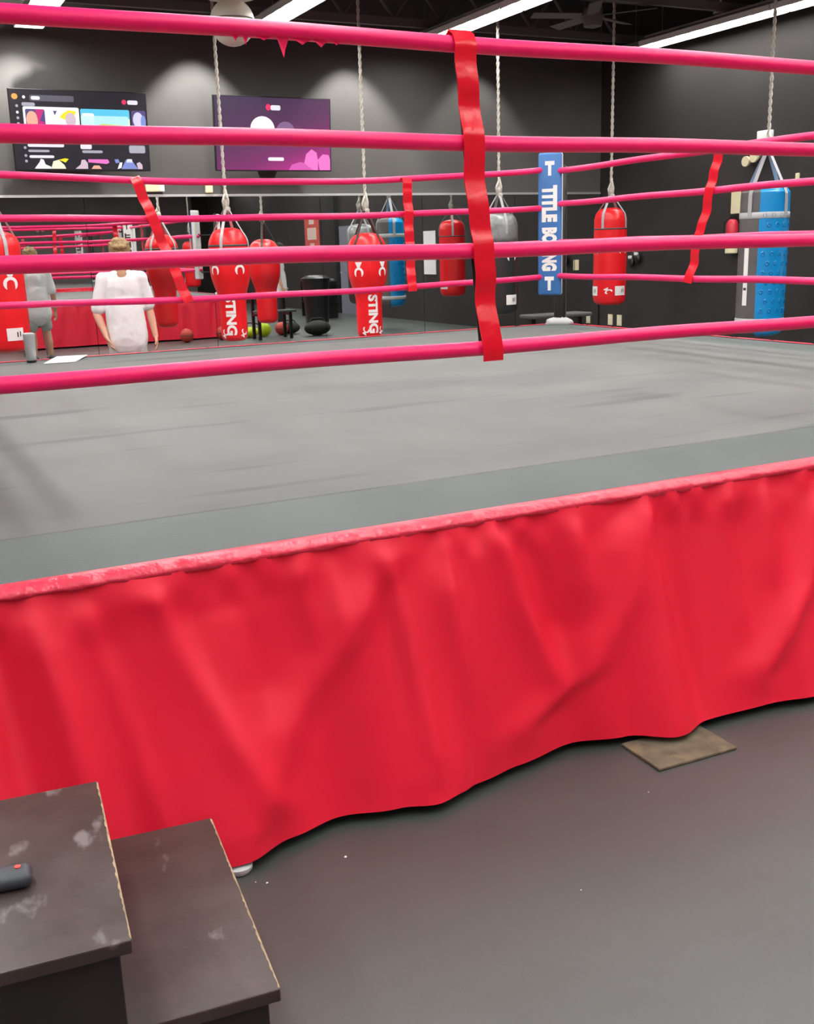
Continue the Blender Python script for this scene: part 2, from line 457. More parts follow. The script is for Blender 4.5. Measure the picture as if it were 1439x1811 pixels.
# posts, turnbuckles, corner pads
RZ = (2.18, 1.882, 1.540, 1.214)
corners = [(PX1-.09, PY1-.09, RX1+.140, RY1+.055, 'blue'), (PX1-.09, PY0+.09, RX1, RY0, 'postwhite'), (PX0+.09, PY0+.09, RX0, RY0, 'bag_red'), (PX0+.09, PY1-.09, RX0, RY1, 'postwhite')]
for px, py, rx, ry, pm in corners:
    bm = bmesh.new(); lathe(bm, [(.055, .0), (.055, 2.24), (.04, 2.26)], 20, (px, py, 0))
    post = fin('corner_post', bm, M['blackmetal'], ring); smooth_by_angle(post)
    din = Vector((rx-px, ry-py, 0)).normalized()
    a = math.atan2(-din.y, -din.x)
    bm = bmesh.new(); lathe(bm, [(.062, .83), (.066, .85), (.066, 2.24), (.060, 2.25)], 14, (px, py, 0), a-1.0, a+1.0)
    s = fin('post_sleeve', bm, M['postwhite'], post, True); s['label'] = 'white vinyl sleeve on the outer side of the post'
    bm = bmesh.new(); ball(bm, (px, py, .80), .13, (1, 1, .45), 18)
    for v in bm.verts: v.co += Vector((random.uniform(-1, 1), random.uniform(-1, 1), random.uniform(-.5, .5)))*.012
    fin('post_wrap', bm, M['bag_band'], post, True)['label'] = 'pale cloth bunched round the foot of the post'
    for z in RZ:
        bm = bmesh.new()
        tube(bm, [(px, py, z), (px+din.x*.12, py+din.y*.12, z), (rx+din.x*-.06, ry+din.y*-.06, z), (rx, ry, z)], [.018, .014, .014, .02], 8)
        fin('turnbuckle', bm, M['blackmetal'], ring)
    # pad facing the middle of the ring
    ang = math.atan2(din.y, din.x) + PI/2
    pc = Vector((rx, ry, 0)) + din*.065
    rot = Matrix.Rotation(ang, 3, 'Z')
    bm = bmesh.new(); box(bm, (0, 0, 0), (.215, .085, 1.25), bev=.020, seg=3)
    bm.normal_update(); fs = 1 if (rot @ Vector((0, 1, 0))).dot(din) < 0 else -1
    for f in bm.faces:
        if f.normal.y*fs > -.2: f.material_index = 1
    pad = fin('corner_pad', bm, [M[pm], M['postwhite']], ring, True); smooth_by_angle(pad, 35)
    pad.location = (pc.x, pc.y, 1.71); pad.rotation_euler.z = ang
    # lettering reads downwards on the inner face; the face towards the centre is local -Y after this turn
    face = -1 if (rot @ Vector((0, -1, 0))).dot(din) > 0 else 1
    bm = bmesh.new()
    def put(txt, length, height, zc, bold, turned=True):
        t = text_bm(txt, .2, bold, .0015)
        xs = [v.co.x for v in t.verts]; ys = [v.co.y for v in t.verts]
        kx, ky = length/(max(xs)-min(xs)), height/(max(ys)-min(ys)); mx, my = (max(xs)+min(xs))/2, (max(ys)+min(ys))/2
        def f(c):
            x, y = (c.x-mx)*kx, (c.y-my)*ky
            if turned: x, y = y, -x
            return Vector((x*-face, face*(.0445+c.z), y+zc))
        join_bm(bm, t, f)
    put('TITLE', .32, .140, .185, .013); put('BOXING', .385, .140, -.215, .013)
    put('T', .085, .125, .49, .014, False); put('T', .085, .125, -.52, .014, False)
    fin('lettering', bm, M['whiteplastic'] if pm != 'postwhite' else M['blackplastic'], pad)['label'] = 'large upright lettering on the corner pad'
# ropes
def rope_obj(a, b, sag):
    a, b = Vector(a), Vector(b); pts = []
    for i in range(41):
        t = i/40; p = a.lerp(b, t); p.z -= sag*4*t*(1-t) + .003*math.sin(t*23); pts.append(p)
    bm = bmesh.new(); tube(bm, pts, .0255, 14); return fin('rope', bm, M['rope'], ring, True)
for i, z in enumerate(RZ):
    rope_obj((RX0, RY0, z), (RX1, RY0, z), .006)
for i, (z, s) in enumerate(zip((2.175, 1.89, 1.555, 1.255), (.0, 0, 0, .0))):
    rope_obj((RX1, RY0, z), (RX1+.140, RY1+.055, z), s)
for i, (z, s) in enumerate(zip((2.20, 1.865, 1.555, 1.255), (.115, .05, .02, .05))):
    rope_obj((RX1+.140, RY1+.055, z), (RX0, RY1, z), s)
for z in RZ: rope_obj((RX0, RY1, z), (RX0, RY0, z), .02)
# peeling tape under the top front rope
bm = bmesh.new()
rnd = random.Random(4)
for x, w, l in ((1.045, .014, .016), (1.075, .012, .026), (1.13, .03, .010), (1.19, .02, .055), (1.25, .035, .016), (1.31, .03, .020), (1.36, .02, .012)):
    z0 = RZ[0]-.024
    vs = [bm.verts.new((x-w, RY0-.012, z0+.004)), bm.verts.new((x+w, RY0-.012, z0+.004)), bm.verts.new((x+w*.3, RY0-.010, z0-l*.6)), bm.verts.new((x, RY0-.014, z0-l))]
    f = bm.faces.new(vs)
g = bmesh.ops.solidify(bm, geom=bm.faces[:], thickness=.0015)
fin('peeling_tape', bm, M['rope'], ring)
# vertical spacer straps
def spacer(top, bot, nrm, wdir, zs, width=.078, seed=1, tail=.05):
    """top/bot: (x,y) at the highest / lowest rope"""
    rnd = random.Random(seed); nrm = Vector(nrm); wdir = Vector(wdir)
    zt, zb = zs[0], zs[-1]
    def at(z):
        t = (zt-z)/(zt-zb); return Vector((top[0]+(bot[0]-top[0])*t, top[1]+(bot[1]-top[1])*t, z))
    pts = [at(zt+.002)+nrm*-.030, at(zt+.020)+nrm*-.022, at(zt+.033)+nrm*.0, at(zt+.020)+nrm*.024, at(zt-.01)+nrm*.034]
    for a, b in zip(zs, zs[1:]):
        n = 16
        for k in range(n+1):
            z = a-.025 + (b+.012-a+.025)*k/n
            t = k/n; bow = math.sin(PI*t)
            o = .031 - .010*bow + .008*math.sin(t*9+seed+a*7)*bow
            if t > .9: o += .004
            pts.append(at(z)+nrm*o + wdir*.004*math.sin(t*4+a*5)*bow)
    pts += [at(zb-.01)+nrm*.036, at(zb-.03)+nrm*.034, at(zb-tail)+nrm*.03]
    bm = bmesh.new(); ribbon(bm, pts, wdir, width, .004)
    st = fin('spacer_strap', bm, M['strap'], ring, False); smooth_by_angle(st, 50)
    pb = []
    for k in range(40):
        z = zt-.04 + (zb-.01-zt+.04)*k/39; pb.append(at(z)+nrm*-.029+wdir*(.016-.008*(k > 24)))
    bm = bmesh.new(); ribbon(bm, pb, wdir, width*.62, .003)
    if width < .0785 and seed == 2: fin('strap_backing', bm, M['blackcloth'], st)['label'] = 'black backing webbing behind the ropes'
spacer((1.795, RY0), (1.885, RY0), (0, -1, 0), (1, 0, .0), RZ, .078, 2)
ZB = (2.085, 1.825, 1.54, 1.215)
spacer((1.91, RY1), (2.22, RY1), (0, -1, 0), (1, 0, .3), ZB, .078, 5, .03)
spacer((4.17, RY1), (4.19, RY1), (0, -1, 0), (1, 0, 0), ZB, .085, 3, .03)
ZR = (2.175, 1.89, 1.555, 1.255)
spacer((RX1+.080, 6.03), (RX1+.087, 6.31), (-1, 0, 0), (0, 1, 0.1), ZR, .09, 7, .03)
spacer((RX1+.032, 4.3), (RX1+.030, 4.2), (-1, 0, 0), (0, 1, 0), ZR, .09, 4, .03)
spacer((3.9, RY0), (3.85, RY0), (0, -1, 0), (1, 0, 0), RZ, .078, 6)
ring2 = dup(ring, (.5, -9.12, 0), 0, 'second boxing ring on the near side, seen only in the mirror')

# ------------------------------------------------------------------ wooden steps
st = thing('wooden_steps', 'dark scuffed wooden steps with two treads in front of the red skirt', 'steps', (.06, 1.85, 0), math.radians(-5.5))
def step_parts(x0, x1, z, y0, y1, th=.026):
    bm = bmesh.new(); box(bm, ((x0+x1)/2-.06, (y0+y1)/2-1.85, z-th/2), (x1-x0, y1-y0, th), bev=.003, seg=2)
    t = fin('tread', bm, M['tread'], st)
    bm = bmesh.new(); rnd = random.Random(int(z*100)); N = 60; rows = []
    for i in range(N+1):
        y = y0+.006+(y1-y0-.012)*i/N; w = max(.0006, .0012+rnd.uniform(-.0012, .002)); 
        rows.append([bm.verts.new((x1-.06-.0012-w*1.1, y-1.85, z+.0006)), bm.verts.new((x1-.06+.0005, y-1.85, z-.0012)), bm.verts.new((x1-.06+.0006, y-1.85, z-.0015-w*2.2))])
    for q, w in zip(rows, rows[1:]):
        for k in range(2): bm.faces.new((q[k], q[k+1], w[k+1], w[k]))
    fin('worn_edge', bm, M['rawwood'], t)['label'] = 'chipped edge showing bare wood'
    bm = bmesh.new(); box(bm, ((x0+x1-.02)/2-.06, (y0+y1)/2-1.85, (z-th)/2), (x1-x0-.02, y1-y0-.03, z-th), bev=.002, seg=1)
    fin('step_box', bm, M['stepside'], st)
step_parts(.24, .520, .26, 1.604, 2.245)
step_parts(-.40, .272, .45, 1.583, 2.170)
rc = thing('remote_control', 'dark slate handheld remote with a red button lying on the upper tread', 'remote', (.046, 1.835, .450), math.radians(-8))
bm = bmesh.new(); box(bm, (0, 0, .0155), (.16, .055, .030), bev=.0145, seg=5); b_ = fin('case', bm, M['remote'], rc, True)
bm = bmesh.new(); lathe(bm, [(.006, .0), (.006, .002), (.004, .003)], 12, (.056, .006, .0302)); fin('button', bm, M['redbtn'], rc)

# ------------------------------------------------------------------ floor bits
bm = bmesh.new()
for k in range(1): box(bm, (2.08, 2.31, .005), (.30, .19, .010), Matrix.Rotation(-.03, 3, 'Z'), .003)
tag(fin('floor_board', bm, M['mat_tan']), 'worn tan board lying on the floor half under the red skirt', 'board')
bm = bmesh.new(); lathe(bm, [(.030, 0), (.036, .008), (.036, .018), (.026, .024)], 20, (.655, 2.352, 0)); smooth_by_angle(tag(fin('floor_puck', bm, M['bag_band']), 'small off-white round foot poking out under the skirt hem beside the steps', 'foot'))
for i, (x, y, s, lab) in enumerate(((.92, 2.27, .008, 'brightest white fleck on the black floor in front of the skirt'), (.70, 2.262, .006, 'taller of two tiny flecks on the floor beside the steps'), (.676, 2.28, .004, 'smaller of two tiny flecks on the floor beside the steps'), (1.82, 2.14, .006, 'white fleck on the floor near the tan board'), (1.37, 1.85, .004, 'lone faint fleck in the open middle of the floor'))):
    bm = bmesh.new(); ball(bm, (0, 0, 0), s*.5, (1, .7, .6), 8)
    for v in bm.verts: v.co *= random.uniform(.7, 1.2)
    tag(fin('floor_fleck', bm, M['paper'], loc=(x, y, s*.25)), lab, 'fleck', 'white flecks on the floor')

# ------------------------------------------------------------------ items on the canvas
tb = thing('tumbler', 'grey steel tumbler standing on the far canvas edge beside the red bag', 'tumbler', (1.05, 8.42, CZ))
bm = bmesh.new(); lathe(bm, [(.033, 0), (.036, .01), (.043, .19), (.042, .20)], 24); fin('cup', bm, M['tumbler'], tb, True)
bm = bmesh.new(); lathe(bm, [(.044, .196), (.045, .212), (.03, .22), (.01, .221)], 24); smooth_by_angle(fin('lid', bm, M['web'], tb))
bm = bmesh.new(); lathe(bm, [(.0345, -.0), (.0375, .012), (.037, .014)], 24); fin('base_ring', bm, M['blackplastic'], tb)
bm = bmesh.new()
vs = [bm.verts.new((x, y, 0)) for x, y in ((1.10, 8.16), (1.32, 8.13), (1.50, 8.62), (1.27, 8.66))]
bm.faces.new(vs)
r = bmesh.ops.extrude_face_region(bm, geom=bm.faces[:]); 
for e in r['geom']:
    if isinstance(e, bmesh.types.BMVert): e.co.z += .004
tag(fin('paper_sheet', bm, M['paper'], loc=(0, .0, CZ+.004)), 'white sheet of paper lying on the far edge of the canvas', 'paper')

# ------------------------------------------------------------------ punching bags
def cyl_wrap(bm_src, rfun, th=.004):
    """bend a flat (x right, y up) mesh round a bag; local -Y faces the viewer side"""
    dice(bm_src, .03)
    for v in bm_src.verts:
        s, t, d = v.co.x, v.co.y, v.co.z
        r = rfun(t)+th+d; a = s/max(rfun(t), .05)
        v.co = Vector((r*math.sin(a), -r*math.cos(a), t))
    return bm_src

def claw(bm, cx, cy, w, h, flip=1, rot=0.0):
    """pincer mark: a horseshoe opening downwards below a small wedge"""
    def P(x, y):
        x, y = x*math.cos(rot)-y*math.sin(rot), x*math.sin(rot)+y*math.cos(rot)
        return bm.verts.new((cx+x*w/2, cy+y*h/2*flip, 0))
    n = 14; o, i_ = [], []
    for k in range(n+1):
        a = -PI*.30 + PI*1.60*k/n
        wd = .46 if 1 < k < n-1 else (.30 if 0 < k < n else .06)
        o.append(P(math.cos(a), math.sin(a)*.66-.32)); i_.append(P(math.cos(a)*(1-wd), math.sin(a)*.66*(1-wd)-.32))
    for k in range(n): bm.faces.new((o[k], o[k+1], i_[k+1], i_[k]))
    a, b, c, d = P(-.75, 1.0), P(.75, 1.0), P(.30, .35), P(-.30, .35); bm.faces.new((a, b, c, d))

def rounded_rect(bm, x0, y0, x1, y1, z=0):
    bm.faces.new([bm.verts.new((x, y, z)) for x, y in ((x0, y0), (x1, y0), (x1, y1), (x0, y1))])

def interp(prof):
    def f(z):
        for (r0, z0), (r1, z1) in zip(prof, prof[1:]):
            if z0 <= z <= z1 and z1 > z0: return r0+(r1-r0)*(z-z0)/(z1-z0)
        return prof[0][0] if z < prof[0][1] else prof[-1][0]
    return f

def smooth_prof(pts, n=6):
    """Catmull-Rom through (r,z)"""
    out = []
    P = [pts[0]]+pts+[pts[-1]]
    for i in range(1, len(P)-2):
        for k in range(n):
            t = k/n
            q = [.5*((2*P[i][c])+(-P[i-1][c]+P[i+1][c])*t+(2*P[i-1][c]-5*P[i][c]+4*P[i+1][c]-P[i+2][c])*t*t+(-P[i-1][c]+3*P[i][c]-3*P[i+1][c]+P[i+2][c])*t**3) for c in (0, 1)]
            out.append((max(q[0], 1e-3), q[1]))
    out.append(pts[-1]); return out

def hang(t, h, ztop_world, zbot_world, knot, rs, rf, nstrap=4, wm='web', ww=.03, a0=.5, twist=True, rope_r=.017):
    """straps from the bag shoulders to a knot, then rope up to the ceiling (local coordinates)"""
    kz = knot - zbot_world; top = ztop_world - zbot_world
    for k in range(nstrap):
        a = a0 + 2*PI*k/nstrap
        dx, dy = math.cos(a), math.sin(a)
        bm = bmesh.new()
        sh = [(rf(h*q)+.007, h*q) for q in (.79, .84, .88, .91, .935, .955)]
        rr, zz = sh[-1]
        pts = [(dx*r0, dy*r0, z0) for r0, z0 in sh] + [(dx*(rr+(.012-rr)*q), dy*(rr+(.012-rr)*q), zz+(kz-zz)*q) for q in (.12, .4, .7, 1)]
        ribbon(bm, pts, Vector((-dy, dx, 0)), ww, .004)
        fin('hanging_strap', bm, M[wm], t)
    bm = bmesh.new(); ball(bm, (0, 0, kz+.03), .04, (1, .8, 1.3), 12); ball(bm, (.015, -.01, kz-.03), .032, (1.1, .9, 1.2), 12)
    tube(bm, [(-.02, -.02, kz-.03), (-.035, -.03, kz+.06), (0, 0, kz+.15)], .014, 8)
    tube(bm, [(.02, -.015, kz-.03), (.03, -.02, kz+.07), (0, 0, kz+.20)], .014, 8)
    fin('knot', bm, M['bagrope'], t, True)
    bm = bmesh.new(); N = 120; L = top-kz
    for ph in ((0, PI) if twist else (0,)):
        pts = []
        for i in range(N+1):
            z = kz + L*i/N; a = ph + z*38
            pts.append((rope_r*.55*math.cos(a), rope_r*.55*math.sin(a), z))
        tube(bm, pts, rope_r*.72, 6)
    fin('hanging_rope', bm, M['bagrope'], t, True)

def face_cam(x, y): return -math.atan2(x, y)     # local -Y turned to the viewer

def pear_bag(x, y, zb, zt, label, s_text, claws, small, knot, wm='web', a0=.5, group=None):
    h = zt-zb
    t = thing('punching_bag', label, 'punching bag', (x, y, zb), face_cam(x, y), group)
    P = smooth_prof([(.001, 0), (.10, .004), (.145, .035), (.158, .10), (.160, h*.20), (.163, h*.36), (.178, h*.43), (.215, h*.52), (.237, h*.60), (.242, h*.70), (.240, h*.83), (.225, h*.90), (.17, h*.965), (.09, h*.995), (.001, h)])
    bm = bmesh.new(); lathe(bm, P, 40); fin('bag_body', bm, M['bag_red'], t, True)
    rf = interp(P)
    bm = bmesh.new(); z = h*.845; lathe(bm, [(rf(z-.012)+.001, z-.012), (rf(z)+.004, z), (rf(z+.012)+.001, z+.012)], 40); fin('seam_band', bm, M['darkgrey'], t, True)
    bm = text_bm('STING', .155, .007, .0, .95, 1.12)
    for v in bm.verts: v.co = Vector((v.co.y+s_text, -v.co.x+h*.235, 0))
    fin('lettering', cyl_wrap(bm, rf), M['white'], t)
    for s in claws:
        bm = bmesh.new(); claw(bm, s, h*.655, .125, .19); fin('emblem', cyl_wrap(bm, rf, .005), M['white'], t)
    for s in small:
        bm = bmesh.new(); claw(bm, s, h*.075, .085, .10, -1, .5); fin('small_emblem', cyl_wrap(bm, rf, .005), M['white'], t)
    hang(t, h, ZC, zb, knot, .235, rf, 4, wm, .035, a0)
    return t

def straight_bag(x, y, zb, zt, r, label, body, knot, claws, labels, small=(), top=None, group=None, wm='web', a0=.4, seam=True):
    h = zt-zb
    t = thing('punching_bag', label, 'punching bag', (x, y, zb), face_cam(x, y), group)
    P = smooth_prof([(.001, 0), (r*.6, .006), (r*.88, .035), (r*.98, .10), (r, .2), (r, h*.5), (r*.99, h*.80), (r*.96, h*.90), (r*.78, h*.965), (r*.4, h*.995), (.001, h)])
    rf = interp(P)
    bm = bmesh.new(); lathe(bm, P, 40); fin('bag_body', bm, M[body], t, True)
    if seam:
        bm = bmesh.new(); z = h*.785; lathe(bm, [(rf(z)+.001, z-.010), (rf(z)+.004, z), (rf(z)+.001, z+.010)], 40); fin('seam_band', bm, M['darkgrey'], t, True)
    if top:
        P2 = [(a+.004, z) for a, z in P if z >= h*.70]; bm = bmesh.new(); lathe(bm, P2, 40)
        fin('bag_top', bm, M[top], t, True)['label'] = 'dull silver taped top'
    if claws:
        for s in claws:
            bm = bmesh.new(); claw(bm, s, h*.60, .15, .21); fin('emblem', cyl_wrap(bm, rf, .005), M['white'], t)
    if labels:
        for s in labels:
            bm = bmesh.new(); rounded_rect(bm, s-.085, h*.105, s+.085, h*.105+.125); lb = fin('label_patch', cyl_wrap(bm, rf, .004), M['white'], t)
            bm = bmesh.new(); rounded_rect(bm, s+.012, h*.105+.035, s+.024, h*.105+.085); fin('label_mark', cyl_wrap(bm, rf, .007), M['blackplastic'], lb)
            bm = bmesh.new(); rounded_rect(bm, s+.042, h*.105+.04, s+.052, h*.105+.09); fin('label_mark', cyl_wrap(bm, rf, .007), M['blackplastic'], lb)
    if small:
        for s in small:
            bm = bmesh.new(); claw(bm, s, h*.155, .11, .08, 1, .6); fin('small_emblem', cyl_wrap(bm, rf, .005), M['white'], t)
    hang(t, h, ZC, zb, knot, r*.97, rf, 4, wm, .035, a0)
    return t, rf, h

G = 'punching bags hung on ropes behind the ring'
straight_bag(1.22, 11.5, .63, 1.83, .235, 'red cylindrical bag cut by the left edge of the picture, behind the tumbler', 'bag_red', 2.15, (.10,), (.09,), (), None, G)
pear_bag(3.92, 12.40, .51, 1.84, 'red pear-shaped bag with downward white lettering, nearest to the standing person', -.035, (-.20, .115), (-.12, .12), 2.08, 'web', 1.2, G)
pear_bag(5.59, 12.10, .46, 1.74, 'red pear-shaped bag with downward white lettering, hanging by itself left of the red ring strap', .045, (-.115, .20), (-.055, .165), 2.03, 'webblack', .9, G)
straight_bag(7.36, 11.86, .66, 1.95, .235, 'black bag with silver taped top hanging behind the near red ring strap', 'bag_black', 2.19, (.17,), (.17,), (), 'bag_silver', G)
straight_bag(9.10, 11.82, .70, 1.99, .222, 'red cylindrical bag hanging just right of the blue corner pad', 'bag_red', 2.17, (-.23, .19), (.16, -.26), (-.02,), None, G, 'web', 1.1)
# blue and grey bag
bx, by, bzb, bzt = 9.22, 9.16, .43, 2.12
t, rf, h = None, None, bzt-bzb
t = thing('punching_bag', 'tall bag, half grey and half bright blue with dimples, at the right', 'punching bag', (bx, by, bzb), face_cam(bx, by), G)
r = .268
P = smooth_prof([(.001, 0), (r*.55, .004), (r*.86, .03), (r*.97, .09), (r, .2), (r, h*.5), (r, h*.90), (r*.95, h*.955), (r*.75, h*.985), (r*.4, h*.997), (.001, h)])
rf = interp(P)
seam0 = -PI/2 - .20         # the blue half covers the right side as seen from the ring
bm = bmesh.new(); lathe(bm, P, 36, (0, 0, 0), seam0, seam0+math.radians(268)); 
nf0 = len(bm.faces)
for row in range(11):
    for k in range(13):
        a = seam0 + .22 + (k + .5*(row % 2))*.36
        if a > seam0+4.5: continue
        z = .30+row*.105
        c = Vector((math.cos(a), math.sin(a), 0)); u = Vector((-math.sin(a), math.cos(a), 0)); w = Vector((0, 0, 1))
        rings = []
        for q, (rr, dd) in enumerate(((.026, .001), (.020, .006), (.011, .0035), (.001, .0005))):
            rings.append([bm.verts.new(c*(r+dd)+u*rr*math.cos(2*PI*i/10)+w*rr*1.2*math.sin(2*PI*i/10)+Vector((0, 0, z))) for i in range(10)])
        for A, B in zip(rings, rings[1:]):
            for i in range(10): bm.faces.new((A[i], A[(i+1) % 10], B[(i+1) % 10], B[i]))
bm.faces.ensure_lookup_table()
for f in bm.faces[nf0:]: f.material_index = 1
fin('blue_half', bm, [M['bag_blue'], mat('dimple_blue', (.003, .20, .52), .25)], t, True)['label'] = 'blue dimpled half'
bm = bmesh.new(); lathe(bm, P, 14, (0, 0, 0), seam0+math.radians(268), seam0+2*PI)
fin('grey_half', bm, M['bag_grey'], t, True)['label'] = 'plain dark grey half'
for z in (.175, h*.80):
    bm = bmesh.new(); lathe(bm, [(r+.001, z-.035), (r+.006, z-.03), (r+.006, z+.03), (r+.001, z+.035)], 48); fin('pale_band', bm, M['bag_band'], t, True)
bm = bmesh.new(); rounded_rect(bm, -.215, .36, -.155, 1.02); lb = fin('white_stripe', cyl_wrap(bm, rf, .004), M['white'], t)
bm = bmesh.new(); rounded_rect(bm, -.205, .53, -.165, .56); fin('stripe_mark', cyl_wrap(bm, rf, .007), M['darkgrey'], lb)
hang(t, h, ZC, bzb, 2.50, .262, rf, 4, 'web', .05, .95, True, .017)
# bags that show only in the mirror
straight_bag(8.2, -1.4, .65, 1.9, .22, 'red bag hanging on the near side of the room, seen only in the mirror', 'bag_red', 2.2, (.1,), (.1,), (), None, G)

# ------------------------------------------------------------------ televisions
def emis(name, c, s=1.0): return mat(name, tuple(.2*x for x in c), .4, emit=c, estr=s)
E_ = {k: emis('screen_'+k, c, s) for k, (c, s) in dict(
    dark=((.012, .012, .02), 1), bar=((.10, .10, .13), 1), text=((.75, .74, .82), 1), grey=((.38, .38, .45), 1), white=((.95, .93, .95), 1.1), orange=((.85, .35, .08), 1),
    red=((.75, .03, .12), 1), magenta=((.55, .02, .18), 1), skin=((.80, .40, .30), 1), skin2=((.62, .48, .56), 1), yellow=((.85, .72, .02), 1), navy=((.08, .06, .20), 1),
    sky=((.10, .55, .80), 1), sky2=((.45, .80, .85), 1), green=((.50, .68, .12), 1), cream=((.90, .88, .62), 1), blue=((.20, .26, .60), 1), lilac=((.62, .58, .80), 1), disc=((.22, .12, .26), 1),
    pink=((.80, .18, .55), 1), pink2=((.62, .10, .42), 1)).items()}
def grad_screen():
    m = bpy.data.materials.new('screen_gradient'); m.use_nodes = True; nt = m.node_tree; b = nt.nodes['Principled BSDF']
    b.inputs['Base Color'].default_value = (.02, .01, .02, 1); b.inputs['Roughness'].default_value = .35
    tc = nt.nodes.new('ShaderNodeTexCoord'); sp = nt.nodes.new('ShaderNodeSeparateXYZ'); nt.links.new(tc.outputs['Generated'], sp.inputs[0])
    ad = nt.nodes.new('ShaderNodeMath'); ad.operation = 'MULTIPLY_ADD'; nt.links.new(sp.outputs[0], ad.inputs[0]); ad.inputs[1].default_value = .45
    sb = nt.nodes.new('ShaderNodeMath'); sb.operation = 'SUBTRACT'; sb.inputs[0].default_value = 1; nt.links.new(sp.outputs[2], sb.inputs[1])
    ml = nt.nodes.new('ShaderNodeMath'); ml.operation = 'MULTIPLY'; ml.inputs[1].default_value = .75; nt.links.new(sb.outputs[0], ml.inputs[0])
    nt.links.new(ml.outputs[0], ad.inputs[2])
    cr = nt.nodes.new('ShaderNodeValToRGB'); nt.links.new(ad.outputs[0], cr.inputs[0])
    e = cr.color_ramp.elements; e[0].position = .1; e[0].color = (.030, .022, .06, 1); e[1].position = 1.1; e[1].color = (.42, .02, .22, 1)
    x = e.new(.55); x.color = (.095, .025, .09, 1); x = e.new(.85); x.color = (.22, .02, .14, 1)
    nt.links.new(cr.outputs[0], b.inputs['Emission Color']); b.inputs['Emission Strength'].default_value = 1.0
    return m
TW, TH = 1.62, .925
def tv(loc, label, tilt):
    t = thing('television', label, 'television', loc, 0)
    t.rotation_euler = (math.radians(tilt), 0, 0)
    bm = bmesh.new(); box(bm, (0, .025, TH/2), (TW, .05, TH), bev=.008); box(bm, (0, .075, TH*.42), (TW*.8, .06, TH*.6), bev=.02)
    fin('tv_body', bm, M['blackplastic'], t)
    bm = bmesh.new(); box(bm, (0, .16, TH*.45), (.5, .10, .35), bev=.005); fin('wall_bracket', bm, M['blackmetal'], t)
    return t
def P2(u, v, lay): return ((u-.5)*(TW-.03), -.0025-.0008*lay, (1-v)*(TH-.03)+.015)
def rect(scr, nm, u0, v0, u1, v1, c, lay, parent):
    bm = bmesh.new(); n = 5; pts = []
    ru = min(.012, (u1-u0)/3, .3*(u1-u0)); rv = min(ru*TW/TH, (v1-v0)/2.2)
    for (cu, cv, a) in ((u1-ru, v0+rv, -PI/2), (u1-ru, v1-rv, 0), (u0+ru, v1-rv, PI/2), (u0+ru, v0+rv, PI)):
        for k in range(n): q = a+PI/2*k/(n-1); pts.append(P2(cu+ru*math.cos(q), cv+rv*math.sin(q), lay))
    bm.faces.new([bm.verts.new(p) for p in pts]); return fin(nm, bm, c, parent)
def disc(nm, u, v, ru, rv, c, lay, parent):
    bm = bmesh.new(); bm.faces.new([bm.verts.new(P2(u+ru*math.cos(2*PI*k/24), v+rv*math.sin(2*PI*k/24), lay)) for k in range(24)]); return fin(nm, bm, c, parent)
def poly(nm, pts, c, lay, parent):
    bm = bmesh.new(); bm.faces.new([bm.verts.new(P2(u, v, lay)) for u, v in pts]); return fin(nm, bm, c, parent)
def screen(t, m):
    bm = bmesh.new(); bm.faces.new([bm.verts.new(P2(u, v, 0)) for u, v in ((0, 0), (1, 0), (1, 1), (0, 1))]); return fin('screen', bm, m, t)
t1 = tv((2.60, 13.79, 2.575), 'wall television showing a menu of video tiles, left of the two screens', 5)
s = screen(t1, E_['dark'])
disc('avatar', .035, .085, .022, .036, E_['orange'], 1, s)
rect(s, 'search_bar', .14, .06, .46, .135, E_['bar'], 1, s); rect(s, 'search_text', .15, .075, .215, .12, E_['text'], 2, s); disc('search_icon', .10, .09, .011, .02, E_['text'], 1, s)
disc('logo_mark', .835, .115, .018, .032, E_['red'], 1, s); rect(s, 'logo_text', .86, .09, .94, .145, E_['text'], 2, s)
rect(s, 'section_title', .08, .155, .175, .20, E_['grey'], 1, s)
for k, v in enumerate((.2, .28, .35, .42, .72, .82, .89)): disc('menu_icon', .045 + (.03 if v > .6 else 0), v, .010, .018, E_['text' if k == 1 else 'grey'], 1, s)
a = rect(s, 'video_tile', .085, .205, .49, .545, E_['white'], 1, s)
rect(s, 'tile_picture', .10, .235, .24, .50, E_['navy'], 2, s); disc('tile_face', .145, .37, .042, .11, E_['skin'], 3, s)
poly('tile_shape', [(.17, .235), (.235, .24), (.20, .38), (.24, .40), (.19, .44)], E_['magenta'], 3, s)
poly('tile_shape', [(.30, .25), (.33, .25), (.31, .31)], E_['navy'], 2, s); poly('tile_shape', [(.37, .28), (.41, .24), (.47, .25), (.45, .33), (.38, .36), (.345, .33)], E_['yellow'], 2, s)
disc('tile_face', .425, .36, .04, .09, E_['skin2'], 3, s); rect(s, 'tile_caption', .22, .43, .45, .53, E_['white'], 4, s)
rect(s, 'video_tile', .50, .215, .87, .555, E_['cream'], 1, s); rect(s, 'tile_sky', .50, .215, .87, .34, E_['sky'], 2, s); rect(s, 'tile_cloud', .50, .30, .86, .43, E_['sky2'], 3, s)
poly('tile_hill', [(.56, .46), (.66, .40), (.87, .42), (.87, .50), (.70, .49), (.54, .50)], E_['green'], 4, s); rect(s, 'tile_glow', .51, .27, .60, .48, E_['white'], 3, s)
rect(s, 'video_tile', .885, .22, .995, .56, E_['navy'], 1, s); disc('tile_face', .935, .34, .04, .10, E_['lilac'], 2, s); disc('tile_face', .975, .37, .02, .09, E_['blue'], 3, s)
